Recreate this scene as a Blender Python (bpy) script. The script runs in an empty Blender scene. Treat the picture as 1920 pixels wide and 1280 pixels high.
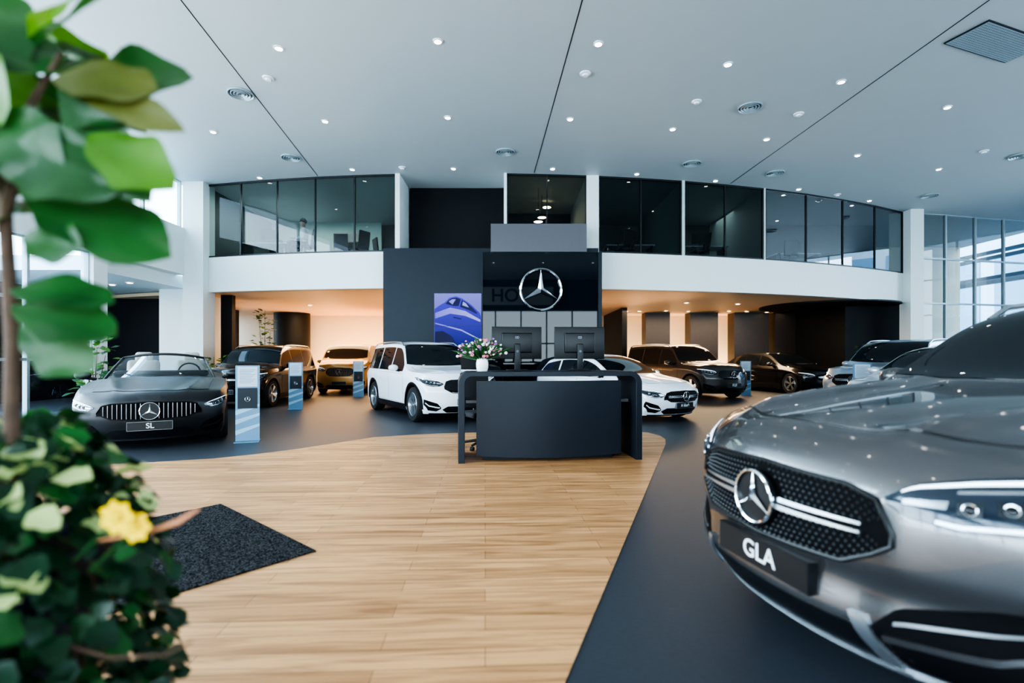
import bpy, bmesh, math, random
from mathutils import Vector, Matrix, Euler
from mathutils.bvhtree import BVHTree
random.seed(7)
sc=bpy.context.scene
COL=sc.collection
# ------------------------------------------------------------ materials
def mat(name,col,rough=.5,metal=0,coat=0,emis=None,es=0,noise=0,nscale=20,bump=0,spec=.5,crough=.03,trans=0):
    m=bpy.data.materials.new(name); m.use_nodes=True
    nt=m.node_tree; b=nt.nodes['Principled BSDF']
    b.inputs['Base Color'].default_value=(*col,1)
    b.inputs['Roughness'].default_value=rough
    b.inputs['Metallic'].default_value=metal
    b.inputs['Specular IOR Level'].default_value=spec
    b.inputs['Coat Weight'].default_value=coat
    b.inputs['Coat Roughness'].default_value=crough
    if emis:
        b.inputs['Emission Color'].default_value=(*emis,1); b.inputs['Emission Strength'].default_value=es
    if noise or bump:
        tc=nt.nodes.new('ShaderNodeTexCoord'); n=nt.nodes.new('ShaderNodeTexNoise')
        n.inputs['Scale'].default_value=nscale; n.inputs['Detail'].default_value=4
        nt.links.new(tc.outputs['Object'],n.inputs['Vector'])
        if noise:
            mx=nt.nodes.new('ShaderNodeMix'); mx.data_type='RGBA'
            mx.inputs[6].default_value=(*[c*(1-noise) for c in col],1)
            mx.inputs[7].default_value=(*[min(1,c*(1+noise)) for c in col],1)
            nt.links.new(n.outputs['Fac'],mx.inputs[0]); nt.links.new(mx.outputs[2],b.inputs['Base Color'])
        if bump:
            bp=nt.nodes.new('ShaderNodeBump'); bp.inputs['Strength'].default_value=bump; bp.inputs['Distance'].default_value=.01
            nt.links.new(n.outputs['Fac'],bp.inputs['Height']); nt.links.new(bp.outputs[0],b.inputs['Normal'])
    if trans:
        t=nt.nodes.new('ShaderNodeBsdfTranslucent'); t.inputs[0].default_value=(min(1,col[0]*3),min(1,col[1]*2.6),col[2]*1.2,1)
        ms=nt.nodes.new('ShaderNodeMixShader'); ms.inputs[0].default_value=trans; o=nt.nodes['Material Output']
        nt.links.new(b.outputs[0],ms.inputs[1]); nt.links.new(t.outputs[0],ms.inputs[2]); nt.links.new(ms.outputs[0],o.inputs[0])
    return m
def glassmat(name,tint,refl=.12,rough=.0,ior=1.45):
    m=bpy.data.materials.new(name); m.use_nodes=True; nt=m.node_tree; nt.nodes.clear()
    o=nt.nodes.new('ShaderNodeOutputMaterial'); t=nt.nodes.new('ShaderNodeBsdfTransparent'); g=nt.nodes.new('ShaderNodeBsdfGlossy')
    t.inputs[0].default_value=(*tint,1); g.inputs['Roughness'].default_value=rough; g.inputs['Color'].default_value=(.9,.95,1,1)
    lw=nt.nodes.new('ShaderNodeFresnel'); lw.inputs['IOR'].default_value=ior
    ma=nt.nodes.new('ShaderNodeMath'); ma.operation='MULTIPLY_ADD'; ma.inputs[1].default_value=1.0; ma.inputs[2].default_value=refl
    nt.links.new(lw.outputs[0],ma.inputs[0]); mx=nt.nodes.new('ShaderNodeMixShader')
    nt.links.new(ma.outputs[0],mx.inputs[0]); nt.links.new(t.outputs[0],mx.inputs[1]); nt.links.new(g.outputs[0],mx.inputs[2]); nt.links.new(mx.outputs[0],o.inputs[0])
    return m
M={}
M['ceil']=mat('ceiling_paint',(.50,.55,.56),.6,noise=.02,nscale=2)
M['white']=mat('white_paint',(.66,.72,.715),.55,noise=.02,nscale=3)
M['cream']=mat('cream_paint',(.80,.68,.52),.6,noise=.03,nscale=2)
M['warmceil']=mat('warm_lit_ceiling',(.66,.47,.30),.5,noise=.03,nscale=2)  # orange of the warm reflected light is put into this ceiling colour
M['black']=mat('black_panel',(.008,.009,.011),.5,noise=.2,nscale=5,spec=.2)
M['navy']=mat('anthracite_panel',(.012,.018,.027),.5,noise=.1,nscale=8,spec=.3)
M['gloss']=mat('black_gloss_glass',(.004,.005,.007),.03,noise=.1,spec=.5)
M['bgloss']=mat('black_display_glass',(.004,.007,.011),.02,noise=.1,spec=.34)
M['matte']=mat('grille_matte_black',(.004,.004,.005),.75,noise=.1,spec=.1)
M['greypanel']=mat('grey_panel',(.095,.092,.105),.45,noise=.05)
M['frame']=mat('dark_aluminium',(.014,.017,.02),.4,.3,noise=.1)
M['lframe']=mat('light_aluminium',(.36,.44,.47),.4,.3,noise=.05)
M['brown']=mat('dark_wood_panel',(.018,.012,.009),.45,noise=.4,nscale=6)
M['chrome']=mat('chrome',(.85,.87,.9),.08,1,noise=.02)
M['silver']=mat('satin_silver',(.5,.54,.58),.25,.9,noise=.04)
M['pin']=mat('grille_pin_metal',(.24,.26,.28),.3,.9,noise=.04)
M['rubber']=mat('tyre_rubber',(.010,.010,.011),.7,noise=.2,nscale=60)
M['plastic']=mat('black_plastic',(.006,.007,.009),.38,noise=.1,nscale=40,spec=.35)
M['autoglass']=mat('tinted_car_glass',(.008,.011,.014),.02,spec=.4,noise=.1,nscale=2)
M['led']=mat('headlight_led',(.8,.85,.9),.2,emis=(.75,.88,1),es=2.0,noise=.02)
M['lens']=mat('headlight_lens',(.02,.03,.045),.10,.3,coat=.5,noise=.1)
M['red']=mat('tail_light_red',(.25,.01,.01),.15,coat=1,noise=.1)
M['lamp']=mat('downlight_emitter',(1,1,1),.5,emis=(1,.95,.86),es=60,noise=.01)
M['lampw']=mat('warm_downlight_emitter',(1,.9,.7),.5,emis=(1,.75,.42),es=45,noise=.01)
M['deskm']=mat('desk_anthracite_laminate',(.011,.015,.023),.45,noise=.08,nscale=30,spec=.3)
M['leafd']=mat('fig_leaf_green',(.020,.080,.020),.38,noise=.65,nscale=11,trans=.22)
M['leafb']=mat('fig_leaf_bright',(.07,.19,.018),.4,noise=.5,nscale=11,trans=.3)
M['leafo']=mat('fig_leaf_olive',(.09,.10,.022),.45,noise=.5,nscale=9,trans=.25)
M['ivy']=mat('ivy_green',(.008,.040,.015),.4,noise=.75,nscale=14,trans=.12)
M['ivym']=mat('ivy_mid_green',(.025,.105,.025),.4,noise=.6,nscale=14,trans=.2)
M['ivyl']=mat('ivy_sunlit',(.62,.74,.30),.35,noise=.3,nscale=14,trans=.3)  # sunlight on the pale leaves is put into their colour
M['yellow']=mat('yellow_petal',(.95,.62,.002),.55,noise=.12,spec=.2)
M['pink']=mat('pink_petal',(.70,.18,.28),.5,noise=.3)
M['wpetal']=mat('white_petal',(.85,.8,.78),.5,noise=.1)
M['purple']=mat('purple_petal',(.3,.10,.35),.5,noise=.3)
M['orange']=mat('dry_orange_twig',(.65,.26,.12),.6,noise=.3)
M['bark']=mat('bark',(.09,.05,.03),.8,noise=.4,nscale=30,bump=.4)
M['pot']=mat('dark_planter',(.006,.014,.034),.35,noise=.15)
M['soil']=mat('soil',(.03,.02,.012),.9,noise=.4,nscale=60,bump=.5)
M['ceram']=mat('white_ceramic',(.8,.82,.85),.2,coat=.5,noise=.02)
M['paper']=mat('printed_paper',(.38,.48,.57),.5,noise=.03)
M['standb']=mat('stand_blue_grey',(.10,.21,.32),.4,.1,noise=.05)
M['standl']=mat('stand_pale_stripe',(.24,.40,.52),.4,.1,noise=.05)
M['ink']=mat('grey_ink',(.09,.13,.18),.5,noise=.05)
M['skin']=mat('skin',(.55,.32,.22),.5,noise=.08)
M['hair']=mat('dark_hair',(.03,.018,.012),.6,noise=.3,nscale=50)
M['shirt']=mat('white_shirt',(.8,.8,.82),.8,noise=.05)
M['trouser']=mat('dark_trousers',(.03,.035,.05),.8,noise=.1)
M['fabric']=mat('chair_fabric',(.02,.022,.026),.85,noise=.2,nscale=60)
M['officew']=mat('office_dim_wall',(.05,.06,.06),.6,noise=.03,nscale=2)  # dim copy of the office wall, unlit rooms darkened in the colour
M['officel']=mat('office_lit_wall',(.45,.54,.50),.6,noise=.03,nscale=2)  # lit copy of the office wall, brightness put into the colour
M['asphalt']=mat('asphalt',(.36,.40,.42),.8,noise=.2,nscale=3)
M['facadex']=mat('exterior_cladding',(.55,.62,.68),.5,noise=.05)
M['facadeg']=mat('exterior_glazing',(.14,.26,.38),.1,.2,noise=.3,nscale=.4)
M['hedge']=mat('hedge_green',(.05,.10,.07),.8,noise=.6,nscale=2)
M['glass']=glassmat('window_glass',(.90,.96,.98),.02)
M['tint']=glassmat('tinted_office_glass',(.45,.52,.53),.0,ior=1.38)
M['tintr']=glassmat('reflective_office_glass',(.38,.44,.46),.17,ior=1.45)
M['clear']=glassmat('clear_windscreen_glass',(.7,.78,.8),.03)
M['leather']=mat('beige_leather',(.36,.33,.29),.5,noise=.1)
M['floor']=mat('slate_floor',(.042,.048,.060),.45,noise=.18,nscale=40,bump=.06,spec=.4)
def matmat():
    m=mat('entrance_mat',(.02,.02,.02),.95,spec=.05,noise=.5,nscale=90,bump=.8); nt=m.node_tree; b=nt.nodes['Principled BSDF']
    tc=nt.nodes.new('ShaderNodeTexCoord'); v=nt.nodes.new('ShaderNodeTexVoronoi'); v.inputs['Scale'].default_value=120; v.inputs['Randomness'].default_value=1
    nt.links.new(tc.outputs['Object'],v.inputs['Vector']); cr=nt.nodes.new('ShaderNodeValToRGB'); sp=nt.nodes.new('ShaderNodeSeparateColor')
    nt.links.new(v.outputs['Color'],sp.inputs[0]); nt.links.new(sp.outputs[0],cr.inputs[0])
    cr.color_ramp.elements[0].position=.35; cr.color_ramp.elements[0].color=(.008,.008,.010,1); cr.color_ramp.elements[1].position=.95; cr.color_ramp.elements[1].color=(.075,.075,.078,1)
    nt.links.new(cr.outputs[0],b.inputs['Base Color']); return m
M['mat']=matmat()
def woodmat():
    m=bpy.data.materials.new('oak_planks'); m.use_nodes=True; nt=m.node_tree; b=nt.nodes['Principled BSDF']; L=nt.links.new
    tc=nt.nodes.new('ShaderNodeTexCoord'); mp=nt.nodes.new('ShaderNodeMapping'); L(tc.outputs['Object'],mp.inputs[0])
    mp.inputs['Rotation'].default_value=(0,0,math.radians(-3))
    br=nt.nodes.new('ShaderNodeTexBrick'); L(mp.outputs[0],br.inputs['Vector'])
    br.inputs['Scale'].default_value=1; br.inputs['Brick Width'].default_value=1.22; br.inputs['Row Height'].default_value=.14
    br.inputs['Mortar Size'].default_value=.0016; br.inputs['Mortar Smooth'].default_value=.2; br.offset=.37
    br.inputs['Color1'].default_value=(.70,.37,.165,1); br.inputs['Color2'].default_value=(.50,.25,.105,1); br.inputs['Mortar'].default_value=(.19,.09,.04,1)
    mp2=nt.nodes.new('ShaderNodeMapping'); mp2.inputs['Scale'].default_value=(.8,11,1); L(mp.outputs[0],mp2.inputs[0])
    n=nt.nodes.new('ShaderNodeTexNoise'); n.inputs['Scale'].default_value=1.8; n.inputs['Detail'].default_value=6; n.inputs['Distortion'].default_value=1.0; L(mp2.outputs[0],n.inputs['Vector'])
    cr=nt.nodes.new('ShaderNodeValToRGB'); cr.color_ramp.elements[0].position=.34; cr.color_ramp.elements[0].color=(.50,.43,.38,1)
    cr.color_ramp.elements[1].position=.58; cr.color_ramp.elements[1].color=(1.08,1.06,1.04,1); L(n.outputs['Fac'],cr.inputs[0])
    mx=nt.nodes.new('ShaderNodeMix'); mx.data_type='RGBA'; mx.blend_type='MULTIPLY'; mx.inputs[0].default_value=.75
    L(br.outputs[0],mx.inputs[6]); L(cr.outputs[0],mx.inputs[7]); L(mx.outputs[2],b.inputs['Base Color'])
    b.inputs['Roughness'].default_value=.45; b.inputs['Specular IOR Level'].default_value=.35
    return m
M['wood']=woodmat()
# ------------------------------------------------------------ mesh builder
class MB:
    def __init__(s): s.v=[];s.f=[];s.m=[]
    def add(s,vs,fs,mi=0,X=None):
        o=len(s.v)
        for p in vs: s.v.append(tuple((X@Vector(p)) if X is not None else p))
        for f in fs: s.f.append([o+i for i in f]); s.m.append(mi)
        return s
    def box(s,x0,x1,y0,y1,z0,z1,mi=0,X=None):
        return s.add([(x0,y0,z0),(x1,y0,z0),(x1,y1,z0),(x0,y1,z0),(x0,y0,z1),(x1,y0,z1),(x1,y1,z1),(x0,y1,z1)],
          [(0,3,2,1),(4,5,6,7),(0,1,5,4),(1,2,6,5),(2,3,7,6),(3,0,4,7)],mi,X)
    def tube(s,pts,rad,n=8,mi=0,X=None,caps=True):
        pts=[Vector(p) for p in pts]; vs=[];fs=[]
        if not hasattr(rad,'__len__'): rad=[rad]*len(pts)
        for i,p in enumerate(pts):
            d=(pts[min(i+1,len(pts)-1)]-pts[max(i-1,0)]).normalized()
            a=d.orthogonal().normalized() if i==0 else (pa-d*pa.dot(d)).normalized()
            pa=a; b=d.cross(a)
            for k in range(n):
                t=2*math.pi*k/n; vs.append(p+(a*math.cos(t)+b*math.sin(t))*rad[i])
        for i in range(len(pts)-1):
            for k in range(n):
                fs.append((i*n+k,i*n+(k+1)%n,(i+1)*n+(k+1)%n,(i+1)*n+k))
        if caps: fs.append(tuple(range(n))[::-1]); fs.append(tuple(range((len(pts)-1)*n,len(pts)*n)))
        return s.add(vs,fs,mi,X)
    def lathe(s,prof,n=24,mi=0,X=None,mis=None):
        vs=[]
        for r,z in prof:
            for k in range(n):
                t=2*math.pi*k/n; vs.append((r*math.cos(t),r*math.sin(t),z))
        fs=[];mm=[]
        for i in range(len(prof)-1):
            for k in range(n):
                fs.append((i*n+k,i*n+(k+1)%n,(i+1)*n+(k+1)%n,(i+1)*n+k)); mm.append(mis[i] if mis else mi)
        a=len(s.m); s.add(vs,fs,mi,X)
        for q,x in enumerate(mm): s.m[a+q]=x
        return s
    def sphere(s,c,r,n=8,mi=0,sc=(1,1,1),X=None):
        vs=[];fs=[];h=n//2
        for i in range(h+1):
            a=math.pi*i/h
            for k in range(n):
                t=2*math.pi*k/n; vs.append((c[0]+r*sc[0]*math.sin(a)*math.cos(t),c[1]+r*sc[1]*math.sin(a)*math.sin(t),c[2]+r*sc[2]*math.cos(a)))
        for i in range(h):
            for k in range(n): fs.append((i*n+k,(i+1)*n+k,(i+1)*n+(k+1)%n,i*n+(k+1)%n))
        return s.add(vs,fs,mi,X)
    def obj(s,name,mats,smooth=False,parent=None,bevel=0,angle=40):
        me=bpy.data.meshes.new(name); me.from_pydata(s.v,[],s.f); 
        for m in mats: me.materials.append(M[m] if isinstance(m,str) else m)
        for p,mi in zip(me.polygons,s.m): p.material_index=mi; p.use_smooth=smooth
        me.validate(); me.update()
        if smooth: me.set_sharp_from_angle(angle=math.radians(angle))
        o=bpy.data.objects.new(name,me); COL.objects.link(o)
        if parent: o.parent=parent
        if bevel:
            b=o.modifiers.new('bevel','BEVEL'); b.width=bevel; b.segments=2; b.limit_method='ANGLE'
        return o
def empty(name,loc,rz=0):
    e=bpy.data.objects.new(name,None); e.empty_display_size=.2; COL.objects.link(e); e.location=loc; e.rotation_euler=(0,0,rz); return e
def top(o,label,cat,group=None):
    o['label']=label; o['category']=cat
    if group: o['group']=group
    return o
def struct(o): o['kind']='structure'; return o
def text(s,size,m,X,parent,name='lettering',align='CENTER'):
    c=bpy.data.curves.new(name,'FONT'); c.body=s; c.size=size; c.extrude=.0008; c.align_x=align; c.align_y='CENTER'; c.offset=size*.012
    t=bpy.data.objects.new('tmp',c); COL.objects.link(t); dg=bpy.context.evaluated_depsgraph_get()
    me=bpy.data.meshes.new_from_object(t.evaluated_get(dg)); bpy.data.objects.remove(t)
    me.transform(X); me.materials.clear(); me.materials.append(M[m])
    o=bpy.data.objects.new(name,me); COL.objects.link(o); o.parent=parent; return o
FRONT=Matrix.Rotation(math.pi/2,4,'X')
def star(mb,R,mi=0,X=None,ring=True,depth=None):
    d=depth or R*.16
    vs=[(0,-d,0)];fs=[]
    for k in range(3):
        a=math.pi/2+k*2*math.pi/3; vs.append((R*.97*math.cos(a),-d*.15,R*.97*math.sin(a)))
        b=a+math.pi/3; vs.append((R*.15*math.cos(b),-d*.1,R*.15*math.sin(b)))
    vs.append((0,d*.2,0))
    for k in range(6):
        i=1+k; j=1+(k+1)%6; fs.append((0,i,j)); fs.append((7,j,i))
    mb.add(vs,fs,mi,X)
    if ring:
        n=40;m=8;vs=[];fs=[];r=R*.065
        for i in range(n):
            a=2*math.pi*i/n
            for k in range(m):
                t=2*math.pi*k/m; rr=R+r*math.cos(t); vs.append((rr*math.cos(a),r*1.3*math.sin(t),rr*math.sin(a)))
        for i in range(n):
            for k in range(m): fs.append((i*m+k,i*m+(k+1)%m,((i+1)%n)*m+(k+1)%m,((i+1)%n)*m+k))
        mb.add(vs,fs,mi,X)
    return mb
def interp(P,x):
    if x<=P[0][0]: return P[0][1]
    if x>=P[-1][0]: return P[-1][1]
    n=len(P)
    for i in range(n-1):
        if x<=P[i+1][0]: break
    def sl(k): return (P[k+1][1]-P[k][1])/(P[k+1][0]-P[k][0])
    def tg(k):
        if k==0: return sl(0)
        if k==n-1: return sl(n-2)
        a,b=sl(k-1),sl(k)
        return 0 if a*b<=0 else 2*a*b/(a+b)
    h=P[i+1][0]-P[i][0]; t=(x-P[i][0])/h; a,b=P[i][1],P[i+1][1]; m0,m1=tg(i)*h,tg(i+1)*h
    return (2*t**3-3*t*t+1)*a+(t**3-2*t*t+t)*m0+(-2*t**3+3*t*t)*b+(t**3-t*t)*m1
def lin(P,x):
    if x<=P[0][0]: return P[0][1:]
    for a,b in zip(P,P[1:]):
        if x<=b[0]:
            t=(x-a[0])/(b[0]-a[0]) if b[0]>a[0] else 0
            return tuple(p+(q-p)*t for p,q in zip(a[1:],b[1:]))
    return P[-1][1:]
# ------------------------------------------------------------ cars
def paint(name,col,rough=.25,metal=.8):
    return mat(name,col,rough,metal,coat=1,noise=.06,nscale=300)
def car(label,S,paintm,loc,deg,grille='pins',plate='',detail=1,cladding=True,group=None,scale=1):
    root=empty('car',loc,math.radians(deg)); top(root,label,'car',group); root.scale=(scale,)*3
    L=S['L'];hw=S['W']/2;zb=S['zb'];T=S['T'];B=S['belt'];tum=S.get('tumble',.42);Rw=S['Rw'];Ra=Rw+.055
    plan=[(0,.90),(.08,.955),(.2,.99),(.3,1),(.8,1),(.93,.97),(1,.9)]
    pf=S.get('pf',.30)
    prof=S.get('prof',[(.15,.13),(.3,.04),(.45,0),(.62,0),(.8,.05),(.95,.12)])
    def H(y,z):
        w=hw*interp(plan,y/L); b=interp(B,y)
        if z<=b: return w*interp([(zb,.93),(zb+.12,.975),((zb+b)*.5,.98),(b-.22,.992),(b-.13,1.0),(b-.06,.985),(b,.94)],z)
        return w*.94-tum*(z-b)
    cr=.065
    yws=S['ws'][0]
    def P(t,v,w):
        t=t-.05*math.sin(2*math.pi*t); y=L*t
        Tc=interp(T,y); z1=zb+w*(Tc-cr-zb); z=zb+w*(Tc-cr*abs(v)**2.6-zb)
        x=v*H(y,z1)
        q=abs(v)
        if w>.999 and y<yws+.1:
            e=min(1,max(0,(y-.05)/.3))*min(1,max(0,(yws+.1-y)/.3))
            c_=.42+.22*(y/yws)
            d_=abs(x)-c_*hw
            z+=S.get('crease',.014)*e*(math.exp(-(d_/.055)**2)-.55*math.exp(-((d_+.17)/.10)**2))
        if y<.95:
            f=(1-y/.95)**2; y+=(pf*q**2.4+interp(prof,z))*f
        if y>L-.8 and t>.5:
            f=(1-(L-L*t)/.8)**2; y-=(.16*q**2.4+interp([(.2,.12),(.45,0),(.8,.03),(1.2,.12)],z))*f
        return (x,y,z)
    nu,nv,nw=(64,30,22) if detail else (36,12,12)
    idx={};vs=[];fs=[]
    def vid(i,j,k):
        key=(i,j,k)
        if key not in idx: idx[key]=len(vs); vs.append(P(i/nu,2*j/nv-1,k/nw))
        return idx[key]
    for i in range(nu):
        for j in range(nv):
            for k,fl in ((0,1),(nw,0)):
                q=[vid(i,j,k),vid(i+1,j,k),vid(i+1,j+1,k),vid(i,j+1,k)]; fs.append(q if fl else q[::-1])
        for k in range(nw):
            for j,fl in ((0,0),(nv,1)):
                q=[vid(i,j,k),vid(i+1,j,k),vid(i+1,j,k+1),vid(i,j,k+1)]; fs.append(q[::-1] if fl else q)
    for j in range(nv):
        for k in range(nw):
            for i,fl in ((0,1),(nu,0)):
                q=[vid(i,j,k),vid(i,j+1,k),vid(i,j+1,k+1),vid(i,j,k+1)]; fs.append(q[::-1] if not fl else q)
    me=bpy.data.meshes.new('b'); me.from_pydata(vs,[],fs); me.update()
    bm=bmesh.new(); bm.from_mesh(me); bmesh.ops.recalc_face_normals(bm,faces=bm.faces)
    bm.to_mesh(me); bm.free()
    tmp=bpy.data.objects.new('tmpb',me); COL.objects.link(tmp)
    if S.get('sub'): tmp.modifiers.new('s','SUBSURF').levels=S['sub']
    bpy.context.view_layer.update(); dg=bpy.context.evaluated_depsgraph_get()
    smooth=bpy.data.meshes.new_from_object(tmp.evaluated_get(dg))
    bmt=bmesh.new(); bmt.from_mesh(smooth); bvh=BVHTree.FromBMesh(bmt); bmt.free()
    for m_ in (paintm,M['plastic']): me.materials.append(m_)
    wf=S['wf'];wr=wf+S['wb']
    cut=MB()
    for y in (wf,wr):
        for sd in (1,-1):
            xa,xb=sd*(hw-.30),sd*(hw+.3)
            cut.tube([(xa,y,Rw),(xb,y,Rw)],Ra,32,1)
    cme=bpy.data.meshes.new('c'); cme.from_pydata(cut.v,[],cut.f)
    for m_ in (paintm,M['plastic']): cme.materials.append(m_)
    for p in cme.polygons: p.material_index=1
    bm=bmesh.new(); bm.from_mesh(cme); bmesh.ops.recalc_face_normals(bm,faces=bm.faces); bm.to_mesh(cme); bm.free()
    co=bpy.data.objects.new('tmpc',cme); COL.objects.link(co)
    bo=tmp.modifiers.new('bo','BOOLEAN'); bo.object=co; bo.operation='DIFFERENCE'; bo.solver='EXACT'
    bpy.context.view_layer.update(); dg=bpy.context.evaluated_depsgraph_get()
    fin=bpy.data.meshes.new_from_object(tmp.evaluated_get(dg))
    bpy.data.objects.remove(tmp); bpy.data.objects.remove(co)
    for p in fin.polygons: p.use_smooth=True
    fin.set_sharp_from_angle(angle=math.radians(38))
    body=bpy.data.objects.new('car_body',fin); COL.objects.link(body); body.parent=root
    def hit(axis,a,b,side=1):
        if axis=='F': o=Vector((a,-2,b)); d=Vector((0,1,0)); g=Vector((a,.2,b))
        elif axis=='R': o=Vector((a,L+2,b)); d=Vector((0,-1,0)); g=Vector((a,L-.2,b))
        elif axis=='S': o=Vector((side*3,a,b)); d=Vector((-side,0,0)); g=Vector((side*hw,a,b))
        else: o=Vector((a,b,4)); d=Vector((0,0,-1)); g=Vector((a,b,1))
        p,n,_,_=bvh.ray_cast(o,d)
        if p is None: p,n,_,_=bvh.find_nearest(g)
        if n.dot(d)>0: n=-n
        return p,n
    def patch(name,axis,fn,nu,nv,off,ms,side=1,skirt=.012,parent=None):
        mb=MB(); v=[];low=[];f=[]
        for i in range(nu+1):
            for j in range(nv+1):
                a,b=fn(i/nu,j/nv); p,n=hit(axis,a,b,side); v.append(p+n*off); low.append(p-n*skirt)
        w=nv+1
        for i in range(nu):
            for j in range(nv): f.append((i*w+j,(i+1)*w+j,(i+1)*w+j+1,i*w+j+1))
        ring=[i*w for i in range(nu+1)]+[nu*w+j for j in range(1,nv+1)]+[i*w+nv for i in range(nu-1,-1,-1)]+[j for j in range(nv-1,0,-1)]
        o=len(v); rl=len(ring)
        for r in ring: v.append(low[r])
        for k in range(rl): f.append((ring[k],ring[(k+1)%rl],o+(k+1)%rl,o+k))
        mb.add(v,f,0)
        return mb.obj(name,ms,True,parent or root,angle=50)
    def colfn(C):
        def fn(u,v):
            a=C[0][0]+(C[-1][0]-C[0][0])*u; t,b=lin(C,a); return a,b+(t-b)*v
        return fn
    h0=S.get('h0',T[0][1])
    if not S.get('open'):
        yb,yt=S['ws']
        wb=H(yb,interp(T,yb)-cr)-.05; wt=H(yt,interp(T,yt)-cr)-.06
        patch('windshield','T',lambda u,v:((2*u-1)*(wb+(wt-wb)*v),yb+(yt-yb)*v+(.16-.04*v)*abs(2*u-1)**2.2),20,14,.004,['autoglass'])
        y0,y1=S['sg']; pan=S['panes']
        for side in (1,-1):
            for q,(a,b) in enumerate(zip(pan,pan[1:])):
                a2=a+(.03 if q else 0); b2=b-(.03 if b!=pan[-1] else 0)
                def fn(u,v,a2=a2,b2=b2):
                    y=a2+(b2-a2)*u; bz=interp(B,y)+.015; tz=max(bz+.003,interp(T,y)-cr-S.get('mg',.075))
                    if y>y1-.25: tz=bz+(tz-bz)*max(.02,math.sqrt(max(0,1-((y-(y1-.25))/.26)**2)))
                    return y,bz+(tz-bz)*v
                patch('side_window','S',fn,16,6,.004,['autoglass'],side)
        if S.get('rw'):
            ya,yc=S['rw']
            wa=H(ya,interp(T,ya)-cr)-.08; wc=H(yc,interp(T,yc)-cr)-.06
            patch('rear_window','T',lambda u,v:((2*u-1)*(wa+(wc-wa)*v),ya+(yc-ya)*v),12,8,.004,['autoglass'])
    yb=S['ws'][0]
    def hood(sc_):
        def fn(u,v):
            s_=2*u-1; w=(hw*.80)*sc_; y=.20+(yb-.06-.20)*(.5+(v-.5)*sc_)+(.22*abs(s_)**2.2)*(1-v)+.12*v*abs(s_)**2
            return s_*(w*(.90+.08*v)),y
        return fn
    if detail: patch('hood_seam','T',hood(1.0),24,16,.0012,['plastic'])
    patch('hood','T',hood(.985),44,30,.005,[paintm])
    pn=S['doors']
    for side in (1,-1):
        for (a,b) in zip(pn,pn[1:]):
            def fn(u,v,a=a,b=b):
                y=a+(b-a)*u; z0=zb+.16
                for wc_ in (wf,wr):
                    r=Ra+.05
                    if abs(y-wc_)<r: z0=max(z0,Rw+math.sqrt(r*r-(y-wc_)**2))
                z1=interp(B,y)-.03; z0=min(z0,z1-.05)
                return y,z0+(z1-z0)*v
            if detail: patch('door_seam','S',fn,12,12,.001,['plastic'],side)
            d=patch('door','S',lambda u,v,fn=fn:fn(.008+.984*u,.01+.98*v),12,14,.004,[paintm],side)
            if detail:
                hb=MB(); yy=b-.16; zz=interp(B,yy)-.13; p,n=hit('S',yy,zz,side)
                hb.box(p.x-.012,p.x+.012+side*.02,yy-.11,yy+.11,zz-.013,zz+.013)
                hb.obj('door_handle',[paintm],False,d,bevel=.006)
    for side in (1,-1):
        patch('side_sill','S',lambda u,v:(wf+Ra+(wr-wf-2*Ra)*u,zb+.005+.14*v),10,3,.012,['plastic'],side)
        if cladding:
            for yc in (wf,wr):
                patch('wheel_arch_trim','S',lambda u,v,yc=yc:(yc-math.cos(math.pi*(u*1.1-.05))*(Ra-.005+.05*v),max(zb,Rw+math.sin(math.pi*(u*1.1-.05))*(Ra-.005+.05*v))),24,2,.010,['plastic'],side)
    gz1=h0-.05; gz0=h0-S.get('gh',.27); gw=S.get('gw',.50)
    G=[(-gw,gz1-.13,gz1-.17),(-gw*.9,gz1-.03,gz0+.05),(-gw*.72,gz1,gz0),(0,gz1+.015,gz0-.015),(gw*.72,gz1,gz0),(gw*.9,gz1-.03,gz0+.05),(gw,gz1-.13,gz1-.17)]
    gmid=(gz1+gz0)/2; sr=S.get('star',.09)
    gf=colfn(G)
    gr=patch('grille','F',gf,36,10,.004,['gloss' if grille=='panel' else 'matte'])
    if grille=='pins':
        mb=MB(); nx,nz=(40,14) if detail>1 else (22,7)
        for i in range(nx):
            for j in range(nz):
                u=(i+.5+(j%2)*.5)/nx
                if u>.97: continue
                a,b=gf(u,(j+.5)/nz)
                if math.hypot(a,b-gmid)<sr*1.12 or abs(b-gmid)<.024: continue
                p,n=hit('F',a,b); s_=.0062 if detail>1 else .008
                mb.add([p+n*.014,p+Vector((s_,0,0))+n*.005,p+Vector((0,0,s_))+n*.005,p-Vector((s_,0,0))+n*.005,p-Vector((0,0,s_))+n*.005],[(0,1,2),(0,2,3),(0,3,4),(0,4,1)])
        o=mb.obj('grille_pattern',['pin'],False,gr); o['kind']='stuff'
        for sd in (1,-1):
            for q in ((-.024,-.006),(.004,.022)):
                patch('grille_bar','F',lambda u,v,sd=sd,q=q:(sd*(sr*1.02+(gw*.84-sr*1.02)*u),gmid+q[0]+(q[1]-q[0])*v*(1-.5*u)+.004*u),16,3,.024 if q[0]<0 else .020,['silver'],skirt=0,parent=gr)
    if grille=='bars':
        for i in range(-10,11):
            a=i*gw/11.5; t,b=lin(G,a); mb=MB()
            pts=[]
            for k in range(7):
                z=b+.015+(t-b-.03)*k/6; p,n=hit('F',a,z); pts.append(p+Vector((0,-.014,0)))
            mb.tube(pts,.0052,6)
            mb.obj('grille_bar',['pin'],True,gr)
    mb=MB(); pts=[]
    for i in range(61):
        a=-gw+2*gw*i/60; p_,n_=hit('F',a,lin(G,a)[0]); pts.append(p_+n_*.006)
    for i in range(60,-1,-1):
        a=-gw+2*gw*i/60; p_,n_=hit('F',a,lin(G,a)[1]); pts.append(p_+n_*.006)
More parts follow.
